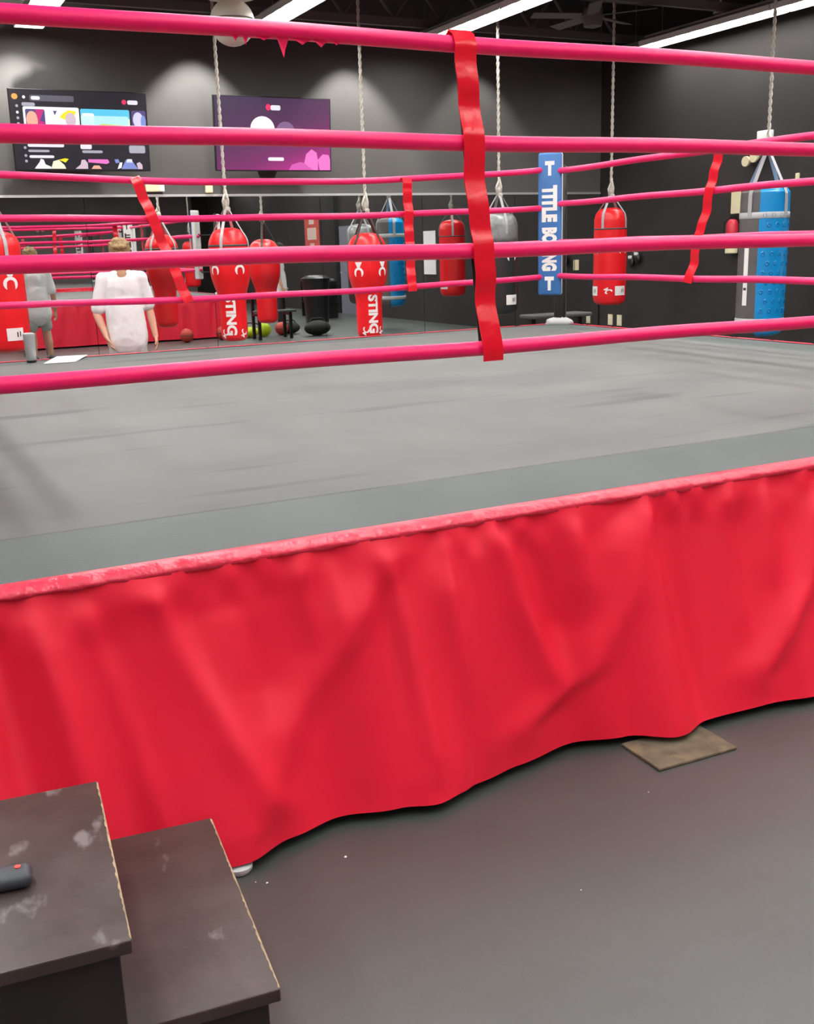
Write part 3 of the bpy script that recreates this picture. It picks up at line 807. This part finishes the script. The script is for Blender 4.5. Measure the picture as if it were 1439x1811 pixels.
for u0, v0, u1, v1, c in ((.095, .665, .36, .71, 'text'), (.095, .745, .25, .775, 'grey'), (.48, .665, .565, .73, 'text'), (.49, .745, .645, .78, 'grey'), (.85, .675, .975, .775, 'grey'), (.10, .815, .28, .85, 'text')):
    rect(s, 'caption', u0, v0, u1, v1, E_[c], 1, s)
for pts, c in (([(.13, .985), (.17, .90), (.18, .86), (.20, .87), (.21, .93), (.25, .96), (.25, .985)], 'white'), ([(.25, .985), (.27, .89), (.31, .87), (.35, .94), (.36, .985)], 'cream'), ([(.31, .87), (.36, .85), (.385, .86), (.36, .905)], 'yellow'), ([(.43, .985), (.47, .93), (.48, .87), (.505, .865), (.525, .91), (.525, .985)], 'skin2'), ([(.55, .985), (.57, .94), (.61, .94), (.63, .985)], 'skin'), ([(.53, .86), (.68, .86), (.69, .90), (.67, .92), (.53, .90)], 'pink'), ([(.73, .86), (.76, .855), (.77, .90), (.74, .91)], 'blue'), ([(.78, .985), (.82, .86), (.86, .86), (.91, .985)], 'blue'), ([(.82, .90), (.83, .855), (.865, .855), (.87, .90)], 'white'), ([(.75, .985), (.77, .90), (.79, .90), (.78, .97)], 'white'), ([(.91, .985), (.90, .91), (.925, .89), (.945, .93), (.945, .985)], 'skin2')):
    poly('tile_figure', pts, E_[c], 2, s)
t2 = tv((5.07, 13.79, 2.585), 'wall television glowing purple and pink with a white disc, right of the two screens', 5)
s = screen(t2, grad_screen())
disc('logo_mark', .455, .13, .022, .045, E_['red'], 1, s); rect(s, 'logo_text', .475, .10, .56, .17, E_['text'], 2, s)
disc('white_disc', .40, .43, .105, .175, E_['white'], 1, s); disc('faint_disc', .60, .45, .08, .13, E_['disc'], 1, s)
poly('sparkle', [(.595, .44), (.61, .46), (.625, .48), (.61, .50), (.60, .52), (.59, .50), (.575, .48), (.59, .46)], E_['white'], 2, s); poly('sparkle', [(.64, .51), (.652, .53), (.64, .55), (.628, .53)], E_['text'], 2, s)
rect(s, 'caption', .44, .82, .58, .87, E_['text'], 1, s)
poly('pink_blob', [(.62, .998), (.65, .92), (.72, .885), (.80, .90), (.86, .95), (.88, .998)], E_['pink2'], 1, s); poly('pink_blob', [(.76, .90), (.78, .77), (.83, .70), (.875, .75), (.885, .85), (.885, .998), (.84, .998)], E_['pink'], 2, s); poly('pink_blob', [(.885, .85), (.93, .77), (.985, .78), (.998, .85), (.998, .998), (.90, .998)], E_['pink'], 1, s)

# ------------------------------------------------------------------ lights, fan, globe
def make_light():
    L, W = 2.40, .32
    t = thing('strip_light', 'x', 'ceiling light', (0, 0, 0))
    bm = bmesh.new()
    prof = [(-W/2, -.046), (-W/2-.015, .02), (-.07, .075), (-.06, .10), (.06, .10), (.07, .075), (W/2+.015, .02), (W/2, -.046), (W/2-.008, .0), (-W/2+.008, .0)]
    a = [bm.verts.new((x, -L/2, z)) for x, z in prof]; b = [bm.verts.new((x, L/2, z)) for x, z in prof]
    for k in range(len(prof)):
        j = (k+1) % len(prof); bm.faces.new((a[k], a[j], b[j], b[k]))
    bm.faces.new(a); bm.faces.new(b[::-1])
    for k in range(9): box(bm, (0, -L/2+.004+(L-.008)*k/8, -.022), (W-.01, .004, .045))  # cross blades added to hold light off the upper back wall
    fin('light_housing', bm, M['housing'], t)
    bm = bmesh.new()
    for x in (-.078, .078): box(bm, (x, 0, -.008), (.135, L-.03, .014), bev=.005)
    fin('light_lens', bm, M['lens'], t)
    for y in (-L*.38, L*.38):
        bm = bmesh.new(); tube(bm, [(0, y, .09), (0, y, ZC-4.2)], .006, 6); fin('hanger_wire', bm, M['metal'], t)
    return t
YMIN = -.6
LROWS = ((2.10, 13.70), (4.67, 12.75), (7.04, 13.45), (10.18, 12.45))
lab0 = {0: 'strip light hanging at the top left corner, seen end on', 1: 'short-looking strip light hanging beside the ivory globe', 2: 'long bright strip light hanging above the near red strap', 3: 'bright strip light hanging at the top right beyond the grey rail'}
proto = None
ords = ('first', 'second', 'third', 'fourth', 'fifth', 'sixth', 'added seventh', 'added eighth', 'ninth')
rows = list(LROWS) + [(-.5, 13.2), (-3.1, 13.2)]  # two left rows, out of view, kept for the light they give
rown = ('left corner', 'globe', 'near strap', 'right wall', 'unseen far left', 'unseen outermost left')
for i, (x, ye) in enumerate(rows):
    for k in range(8):
        yc = ye - 1.2 - k*2.42
        if yc < YMIN and not -5.2 < yc < -2.7: continue  # one unseen section per row added at the near end to brighten the front wall
        lab = lab0.get(i) if k == 0 else None
        if not lab: lab = '%s strip light from the back wall in the %s row, overhead' % (ords[k], rown[i])
        if proto is None:
            proto = make_light(); o = proto; o.location = (x, yc, 4.2); o['label'] = lab; o['group'] = 'strip lights hanging in rows'
        else:
            dup(proto, (x, yc, 4.2), 0, lab, 'strip lights hanging in rows')
rl = thing('mounting_rail', 'grey rail running on from the end of the right strip light', 'rail', (10.18, 13.12, 4.22))
bm = bmesh.new(); box(bm, (0, 0, 0), (.22, 1.25, .05), bev=.006); fin('rail_bar', bm, M['joist'], rl)
bm = bmesh.new()
for y in (-.4, .4): tube(bm, [(0, y, 0), (0, y, ZC-4.22)], .006, 6)
fin('hanger_wire', bm, M['metal'], rl)
def downlight(x, y, z, aim, watts, lab, size=76):
    t = thing('downlight', lab, 'ceiling light', (x, y, z), 0, 'downlights washing the walls')
    d = (Vector(aim)-Vector((x, y, z))).normalized(); q = Vector((0, 0, -1)).rotation_difference(d)
    bm = bmesh.new(); lathe(bm, [(.07, .02), (.075, .16), (.03, .19), (.028, .188), (.068, .155), (.062, .02)], 20)
    for v in bm.verts: v.co = q @ v.co
    tube(bm, [(0, 0, .17), (0, 0, ZC-z)], .012, 8)
    smooth_by_angle(fin('can', bm, M['blackmetal'], t))
    ld = bpy.data.lights.new('downlight_lamp', 'SPOT'); ld.energy = watts; ld.spot_size = math.radians(size); ld.spot_blend = .45; ld.shadow_soft_size = .03; ld.color = (1, .96, .92)
    lo = bpy.data.objects.new('downlight_lamp', ld); COL.objects.link(lo); lo.parent = t; lo.rotation_mode = 'QUATERNION'; lo.rotation_quaternion = q
for x, wt, lab in ((1.95, 640, 'black can downlight washing the wall over the left screen'), (4.12, 680, 'black can downlight washing the wall between the two screens'), (6.28, 560, 'black can downlight washing the wall right of the purple screen'), (8.3, 210, 'black can downlight washing the wall behind the near red strap')):
    downlight(x, 13.42, 4.70, (x, 13.50, 3.0), wt, lab)
downlight(10.0, 9.1, 4.65, (10.15, 9.1, 3.0), 420, 'black can downlight washing the right wall near the picture edge')
gl = thing('globe_pendant', 'ivory ball-shaped pendant hanging from the dark ceiling above the screens', 'pendant', (3.66, 10.95, 3.80))
bm = bmesh.new(); ball(bm, (0, 0, 0), .225, n=36); fin('globe', bm, M['globe'], gl, True)
bm = bmesh.new(); lathe(bm, [(.2265, -.006), (.2285, 0), (.2265, .006)], 40, (0, 0, .02)); fin('equator_seam', bm, M['fan'], gl, True)
bm = bmesh.new(); lathe(bm, [(.04, .21), (.26, .235), (.27, .25), (.25, .27), (.03, .285)], 36); smooth_by_angle(fin('top_plate', bm, M['globe'], gl))
bm = bmesh.new(); tube(bm, [(0, 0, .28), (0, 0, ZC-3.80)], .02, 10); fin('pendant_rod', bm, M['metal'], gl)
fn = thing('ceiling_fan', 'dark grey ceiling fan under the roof deck between the two right strip lights', 'fan', (8.45, 11.4, 4.25))
bm = bmesh.new(); lathe(bm, [(.03, -.14), (.11, -.12), (.13, -.02), (.12, .08), (.03, .12)], 24); smooth_by_angle(fin('motor_hub', bm, M['fan'], fn))
bm = bmesh.new(); tube(bm, [(0, 0, .1), (0, 0, ZC-4.25)], .02, 8); fin('down_rod', bm, M['fan'], fn)
for k in range(5):
    a = k*2*PI/5+.35; bm = bmesh.new()
    rot = Matrix.Rotation(a, 3, 'Z') @ Matrix.Rotation(.2, 3, 'X')
    box(bm, rot @ Vector((.47, 0, 0)), (.62, .16, .012), rot, .004); box(bm, rot @ Vector((.14, 0, 0)), (.16, .05, .014), rot, .003)
    fin('fan_blade', bm, M['fan'], fn)
pd = thing('rod_mount', 'small grey dome on a thin rod above the right strip light', 'mount', (10.18, 11.05, 4.32))
bm = bmesh.new(); lathe(bm, [(.09, 0), (.085, .03), (.05, .07), (.02, .09)], 20); smooth_by_angle(fin('dome', bm, M['housing'], pd))
bm = bmesh.new(); tube(bm, [(0, 0, .08), (0, 0, ZC-4.32)], .012, 8); fin('rod', bm, M['housing'], pd)

# ------------------------------------------------------------------ wall fittings
def emergency(loc, rz, label, w=.28):
    t = thing('emergency_light', label, 'emergency light', loc, rz)
    bm = bmesh.new(); box(bm, (0, -.04, 0), (w, .08, .13), bev=.012); smooth_by_angle(fin('case', bm, M['whiteplastic'], t))
    for x in (-w*.28, w*.28):
        bm = bmesh.new(); lathe(bm, [(.03, 0), (.055, .05), (.055, .08)], 16)
        for v in bm.verts: v.co = Vector((v.co.x+x, -v.co.z-.06, v.co.y-.10))
        fin('lamp_head', bm, M['cream'], t)
    return t
bm = bmesh.new(); box(bm, (0, 0, 0), (.18, .07, .10), bev=.01)
t = thing('speaker_box', 'small cream box with a white end on the wall above the mirror, left', 'wall box', (3.46, 14.01, 2.39)); fin('case', bm, M['cream'], t)
bm = bmesh.new(); box(bm, (.12, 0, .005), (.07, .075, .11), bev=.01); fin('end_cap', bm, M['whiteplastic'], t)
bm = bmesh.new(); box(bm, (4.21, 14.01, 2.39), (.10, .07, .135), bev=.015); tag(fin('wall_box', bm, M['cream']), 'small upright cream box on the wall just below the purple screen', 'wall box')
emergency((5.4, YF+.001, 2.55), PI, 'emergency light on the near wall, seen only in the mirror')
# right wall: exit light, sign, extinguisher
t = thing('emergency_light', 'white emergency light with cream lamps on the dark wall above the blue bag', 'emergency light', (XR-.001, 10.55, 2.72), -PI/2)
bm = bmesh.new(); box(bm, (0, -.04, .03), (.22, .08, .24), bev=.012); smooth_by_angle(fin('case', bm, M['whiteplastic'], t))
for x, z in ((-.24, -.21), (-.10, -.17)):
    bm = bmesh.new(); lathe(bm, [(.03, 0), (.065, .05), (.065, .08)], 16)
    for v in bm.verts: v.co = Vector((v.co.x+x, -v.co.z-.05, v.co.y+z))
    tube(bm, [(x, -.03, z), (-.05, -.03, -.08)], .02, 8); fin('lamp_head', bm, M['cream'], t)
bm = bmesh.new(); box(bm, (-.02, 0, 0), (.04, .22, .34), bev=.006)
t = thing('extinguisher_sign', 'cream sign with a red edge on the dark wall beside the blue bag', 'sign', (XR-.001, 11.0, 2.03)); fin('plate', bm, M['cream'], t)
bm = bmesh.new(); box(bm, (-.022, -.10, 0), (.044, .05, .33), bev=.004); fin('red_edge', bm, M['fire_red'], t)
t = thing('fire_extinguisher', 'red fire extinguisher with pale base hung on the dark wall below the cream sign', 'fire extinguisher', (XR-.10, 11.0, 1.34))
bm = bmesh.new(); lathe(bm, [(.075, .08), (.08, .09), (.08, .38), (.06, .43), (.03, .45)], 24); smooth_by_angle(fin('cylinder', bm, M['fire_red'], t))
bm = bmesh.new(); lathe(bm, [(.07, 0), (.082, .01), (.082, .08)], 24); fin('base', bm, M['cream'], t)['label'] = 'pale base'
bm = bmesh.new(); box(bm, (0, 0, .48), (.04, .10, .05), bev=.006); tube(bm, [(0, .04, .49), (-.05, .11, .42), (-.05, .11, .2)], .012, 8); box(bm, (.06, 0, .30), (.08, .05, .03)); fin('valve', bm, M['blackplastic'], t)
for y, lab in ((13.72, 'cream outlet cover low on the right wall, nearer the corner'), (13.49, 'cream outlet cover low on the right wall, farther from the corner')):
    t = thing('wall_outlet', lab, 'outlet', (XR-.001, y, .33)); bm = bmesh.new(); box(bm, (-.008, 0, 0), (.016, .11, .17), bev=.004); fin('plate', bm, M['cream'], t)
    bm = bmesh.new()
    for z in (-.035, .035): box(bm, (-.017, 0, z), (.004, .04, .035), bev=.001)
    fin('socket', bm, M['whiteplastic'], t)
bm = bmesh.new(); box(bm, (XR-.012, 10.0, 2.24), (.024, .06, .14), bev=.01); tag(fin('wall_sensor', bm, M['cream']), 'tiny cream sensor on the dark wall right of the blue bag', 'sensor')
bm = bmesh.new(); box(bm, (10.12, 13.985, 1.20), (.07, .01, .16), bev=.003); tag(fin('sticker', bm, M['cream']), 'small cream sticker on the mirror right of the blue corner pad', 'sticker')
t = thing('hung_gloves', 'pair of small black gloves hung on the dark wall right of the red bag', 'gloves', (XR-.06, 13.08, 1.18))
bm = bmesh.new(); tube(bm, [(.05, 0, .24), (-.01, .0, .24), (-.02, 0, .2)], .01, 6); fin('hook', bm, M['metal'], t)
for y, z in ((-.07, .05), (.07, .0)):
    bm = bmesh.new(); ball(bm, (0, y, z+.06), .07, (.7, .8, 1.3), 16); ball(bm, (-.02, y-.05, z+.05), .03, (.8, .8, 1.4), 12); tube(bm, [(0, y, z+.10), (-.005, y*.5, .2)], .012, 6)
    g = fin('glove', bm, M['blackplastic'], t, True)
    bm = bmesh.new(); box(bm, (-.035, y, z+.125), (.03, .075, .045), bev=.01); fin('cuff', bm, M['whiteplastic'], g)
# poster and paper on the right wall (seen in the mirror)
t = thing('poster', 'red poster on the right wall, seen in the mirror', 'poster', (XR-.001, 1.7, 1.97)); bm = bmesh.new(); box(bm, (-.005, 0, 0), (.01, 1.0, .95)); fin('sheet', bm, M['poster_red'], t)
bm = bmesh.new(); box(bm, (-.011, 0, .0), (.003, .62, .30)); box(bm, (-.011, 0, .33), (.003, .35, .18)); box(bm, (-.011, 0, -.34), (.003, .3, .2)); fin('printed_panel', bm, mat('poster_cream', (.75, .60, .52), .6), t)
bm = bmesh.new(); box(bm, (XR-.006, 8.2, 1.43), (.01, .52, .88)); tag(fin('notice_sheet', bm, M['paper']), 'tall white notice on the right wall, seen in the mirror', 'notice')

# ------------------------------------------------------------------ bench behind the corner post
t = thing('corner_steps', 'black steps with flat grey tops standing behind the blue corner pad', 'steps', (6.55, 9.42, 0), 0)
for y, z in ((0, .80), (.33, .50)):
    bm = bmesh.new(); box(bm, (0, y, z), (.74, .30, .04), bev=.012, seg=2); fin('tread', bm, M['darkgrey'], t)
for x in (-.30, .30):
    bm = bmesh.new(); box(bm, (x, 0, .39), (.05, .05, .78)); box(bm, (x, .33, .24), (.05, .05, .48)); box(bm, (x, .165, .44), (.04, .33, .04)); fin('leg', bm, M['blackmetal'], t)

# ------------------------------------------------------------------ things on the floor that only the mirror shows
def gym_ball(x, y, r, lab):
    t = thing('medicine_ball', lab, 'ball', (x, y, 0), 0, 'balls on the floor behind the ring')
    bm = bmesh.new(); ball(bm, (0, 0, r), r, n=28); fin('ball', bm, M['ball'], t, True)
    bm = bmesh.new(); lathe(bm, [(r*.999, -.006), (r*1.004, 0), (r*.999, .006)], 32, (0, 0, r)); fin('seam', bm, M['darkgrey'], t)
gym_ball(5.06, 9.16, .125, 'red medicine ball behind the ring skirt, nearer the person, seen in the mirror')
gym_ball(5.75, 9.10, .125, 'red medicine ball behind the ring skirt, below the lettered bag, seen in the mirror')
gym_ball(6.96, 8.95, .125, 'red medicine ball among black gear bags, seen in the mirror')
t = thing('gear_bag', 'lime green gear bag on the floor, seen in the mirror', 'bag', (6.40, 9.02, 0))
bm = bmesh.new(); ball(bm, (-.1, 0, .10), .14, (1.4, .9, .7), 18); ball(bm, (.18, .02, .13), .13, (1.0, .9, 1.0), 18); fin('bag_body', bm, M['lime'], t, True)
bm = bmesh.new(); tube(bm, [(-.2, -.05, .18), (-.1, -.05, .27), (.05, -.05, .25), (.12, -.05, .2)], .012, 6); fin('handle', bm, M['blackcloth'], t)
for x, y, s, lab in ((7.45, 9.55, .20, 'black gear bag behind the lime bag, seen in the mirror'), (7.2, 8.75, .16, 'small black gear bag beside the red ball, seen in the mirror')):
    t = thing('gear_bag', lab, 'bag', (x, y, 0)); bm = bmesh.new(); ball(bm, (0, 0, s*.7), s, (1.3, .9, .7), 18); fin('bag_body', bm, M['blackcloth'], t, True)
    bm = bmesh.new(); tube(bm, [(-s, 0, s), (-s*.5, 0, s*1.6), (s*.5, 0, s*1.6), (s, 0, s)], .012, 6); fin('handle', bm, M['blackcloth'], t)
t = thing('trash_bin', 'black round bin on the right side of the floor, seen in the mirror', 'bin', (8.75, 6.35, 0))
bm = bmesh.new(); lathe(bm, [(.25, 0), (.30, .9), (.31, .9), (.31, .93)], 28); smooth_by_angle(fin('bin_body', bm, M['blackplastic'], t))
bm = bmesh.new(); lathe(bm, [(.32, .93), (.32, .96), (.2, 1.02), (.01, 1.03)], 28); smooth_by_angle(fin('bin_lid', bm, M['blackplastic'], t))
t = thing('dumbbell_rack', 'black rack of dumbbells by the right wall, seen in the mirror', 'rack', (9.6, 4.4, 0))
for z in (.35, .75):
    bm = bmesh.new(); box(bm, (0, 0, z), (.35, 1.6, .03)); fin('rack_shelf', bm, M['blackmetal'], t)
    for k in range(5):
        bm = bmesh.new(); y = -.6+k*.3; tube(bm, [(-.1, y, z+.085), (.1, y, z+.085)], .018, 8)
        for x in (-.1, .1): tube(bm, [(x-.045, y, z+.085), (x+.045, y, z+.085)], .068, 12)
        fin('dumbbell', bm, M['darkgrey'], t)
for y in (-.75, .75):
    bm = bmesh.new(); box(bm, (0, y, .42), (.3, .05, .84)); fin('leg', bm, M['blackmetal'], t)
t = thing('stool', 'low black stool with thin grey legs behind the ring, seen in the mirror', 'stool', (2.35, 10.0, 0))
bm = bmesh.new(); box(bm, (0, 0, .50), (.34, .34, .05), bev=.015); fin('seat', bm, M['blackplastic'], t)
for x in (-1, 1):
    for y in (-1, 1):
        bm = bmesh.new(); tube(bm, [(x*.13, y*.13, .48), (x*.18, y*.18, 0)], .012, 8); fin('leg', bm, M['metal'], t)

# ------------------------------------------------------------------ people
def remesh(o, vox, sm=4):
    r = o.modifiers.new('remesh', 'REMESH'); r.mode = 'VOXEL'; r.voxel_size = vox; r.use_smooth_shade = True
    s = o.modifiers.new('smooth', 'SMOOTH'); s.iterations = sm; s.factor = .5
    return o
def person(loc, rz, label, arms, mats, long_pants=False, bow=.36, group=None):
    t = thing('person', label, 'person', loc, rz, group); t.scale = (.965, .965, .965)
    lean = Matrix.Rotation(bow, 3, 'X')      # head bends forward (towards local -Y)
    hc = Vector((0, -.03, 1.50))
    def hp(x, y, z): return hc + lean @ (Vector((x, y, z)) - hc)
    bm = bmesh.new()
    for s in (-1, 1):
        capsule(bm, (s*.10, 0, .90), .088, (s*.12, -.02, .50), .060); capsule(bm, (s*.12, -.02, .50), .055, (s*.125, .02, .30), .055); capsule(bm, (s*.125, .02, .30), .054, (s*.13, .02, .09), .036)
        capsule(bm, (s*.13, .03, .05), .040, (s*.15, -.15, .04), .036)
    capsule(bm, (0, 0, .92), .15, (0, 0, 1.08), .14, flat=(1.1, .8, 1)); capsule(bm, (0, 0, 1.08), .14, (0, .01, 1.30), .17, flat=(1.0, .72, 1))
    capsule(bm, (-.14, .01, 1.37), .07, (.14, .01, 1.37), .07)
    capsule(bm, (0, .0, 1.38), .065, hp(0, -.03, 1.54), .056)
    ball(bm, hp(0, -.03, 1.64), .10, (.78, .95, 1.18), 24, lean); ball(bm, hp(0, -.075, 1.575), .06, (.85, .85, .95), 16, lean)
    capsule(bm, hp(0, -.118, 1.645), .010, hp(0, -.140, 1.605), .015)
    for s in (-1, 1): ball(bm, hp(s*.078, -.02, 1.63), .028, (.4, .8, 1.2), 12, lean)
    for s, (el, wr, tip) in zip((-1, 1), arms):
        sh = Vector((s*.185, .01, 1.375)); el, wr, tip = Vector(el), Vector(wr), Vector(tip)
        capsule(bm, sh, .056, el, .042); capsule(bm, el, .042, el.lerp(wr, .3), .042); capsule(bm, el.lerp(wr, .3), .042, wr, .028)
        hd = (tip-wr).normalized(); side = Vector((0, -1, 0)); side = (side-hd*side.dot(hd)).normalized(); pal = hd.cross(side)*s
        pe = wr + hd*.085
        for q in (-.022, 0, .022): capsule(bm, wr+hd*.02+side*q*.8, .017, pe+side*q*1.25, .014)
        for q, ln in ((.031, .070), (.011, .080), (-.010, .074), (-.030, .058)):
            b = pe+side*q; k = b+hd*ln*.5+pal*.006; e = k+hd*ln*.5*.8+pal*ln*.32
            capsule(bm, b, .0095, k, .0088, 10); capsule(bm, k, .0088, e, .0075, 10)
        b = wr+hd*.03+side*.03; k = b+hd*.035+side*.030+pal*.01; e = k+hd*.034+side*.006+pal*.012
        capsule(bm, b, .013, k, .0105, 10); capsule(bm, k, .0105, e, .009, 10)
    remesh(fin('body', bm, M['skin'], t), .0065, 3)
    # clothes
    bm = bmesh.new()
    capsule(bm, (0, 0, .76), .205, (0, .0, 1.10), .182, 24, (1.05, .84, 1)); capsule(bm, (0, 0, 1.08), .178, (0, .01, 1.30), .190, 24, (1.03, .72, 1))
    capsule(bm, (-.15, .01, 1.375), .083, (.15, .01, 1.375), .083); capsule(bm, (0, .03, 1.385), .07, (0, .03, 1.41), .062)
    for s, (el, wr, tip) in zip((-1, 1), arms):
        sh = Vector((s*.185, .01, 1.375)); e = Vector(el); capsule(bm, sh, .080, sh.lerp(e, .82), .074)
    bmv = fin('shirt', bm, M[mats['shirt']], t); remesh(bmv, .012, 6)
    tx = bpy.data.textures.get('cloth_folds') or bpy.data.textures.new('cloth_folds', 'CLOUDS'); tx.noise_scale = .14
    dm = bmv.modifiers.new('folds', 'DISPLACE'); dm.texture = tx; dm.strength = .022; dm.mid_level = .5
    bm = bmesh.new(); capsule(bm, (0, 0, .86), .165, (0, 0, .98), .16, 24, (1.06, .82, 1))
    for s in (-1, 1):
        if long_pants: capsule(bm, (s*.10, 0, .86), .10, (s*.12, -.01, .48), .078); capsule(bm, (s*.12, -.01, .48), .078, (s*.13, .02, .13), .06)
        else: capsule(bm, (s*.085, 0, .84), .098, (s*.11, -.01, .56), .095)
    remesh(fin('trousers' if long_pants else 'shorts', bm, M[mats['legs']], t), .012, 5)
    for s in (-1, 1):
        bm = bmesh.new(); capsule(bm, (s*.13, .04, .055), .052, (s*.155, -.17, .046), .044, 16, None); box(bm, (s*.143, -.065, .012), (.10, .30, .024), None, .01)
        remesh(fin('shoe', bm, M[mats['shoe']], t), .008, 2)
    bm = bmesh.new()
    ball(bm, hp(0, -.005, 1.685), .112, (1.0, .98, .98), 24, lean); ball(bm, hp(0, .035, 1.62), .085, (.95, .75, 1.1), 20, lean); ball(bm, hp(0, -.085, 1.735), .05, (1.5, .8, .6), 16, lean)
    rnd = random.Random(3)
    for k in range(40):
        a = rnd.uniform(0, 2*PI); e = rnd.uniform(.1, 1.3); d = Vector((math.cos(a)*math.cos(e)*.108, math.sin(a)*math.cos(e)*.10, math.sin(e)*.105))
        if d.y < -.06 and d.z < .06: continue
        ball(bm, hp(d.x, d.y-.005, 1.685+d.z), .022, (1, 1, .8), 8, lean)
    remesh(fin('hair', bm, M[mats['hair']], t), .008, 2)
    bm = bmesh.new()
    for s in (-1, 1): ball(bm, hp(s*.033, -.116, 1.647), .011, (1.2, .7, .8), 10, lean)
    fin('eyes', bm, M['eye'], t, True)
    bm = bmesh.new(); ball(bm, hp(0, -.122, 1.572), .018, (1.2, .5, .35), 10, lean); fin('mouth', bm, M['lip'], t, True)
    if mats.get('neck'):
        bm = bmesh.new(); ball(bm, (0, -.066, 1.405), .066, (.85, .62, 1.1), 16); fin('neckline', bm, M['tan'], t, True)['label'] = 'tanned throat showing in the neckline'
    return t
person((2.31, 10.9, 0), -.16, 'person in white T-shirt standing with head bowed behind the far ropes at left', (((-.285, .0, 1.03), (-.215, -.10, .80), (-.16, -.14, .62)), ((.255, .03, 1.05), (.290, -.04, .78), (.305, -.08, .60))), {'shirt': 'tee', 'legs': 'shorts', 'shoe': 'shoe', 'hair': 'hair', 'neck': True})
person((7.80, 6.65, 0), 1.9, 'person in white top and black trousers, seen only in the mirror', (((-.26, .02, 1.08), (-.26, -.10, .86), (-.24, -.16, .70)), ((.26, .02, 1.08), (.28, -.06, .84), (.28, -.12, .68))), {'shirt': 'tee', 'legs': 'pants', 'shoe': 'shoe', 'hair': 'hairdark'}, True, .1)

# ------------------------------------------------------------------ world and view
w = bpy.data.worlds.new('world'); SC.world = w; w.use_nodes = True
w.node_tree.nodes['Background'].inputs[0].default_value = (.5, .5, .5, 1); w.node_tree.nodes['Background'].inputs[1].default_value = .05
vs_ = SC.view_settings; vs_.view_transform = 'Standard'; vs_.look = 'None'; vs_.gamma = 1.0; vs_.exposure = 0.0; vs_.use_curve_mapping = False
cy = SC.cycles; cy.use_denoising = True; cy.max_bounces = 8; cy.diffuse_bounces = 4; cy.glossy_bounces = 5; cy.sample_clamp_indirect = 8.0; cy.use_light_tree = True
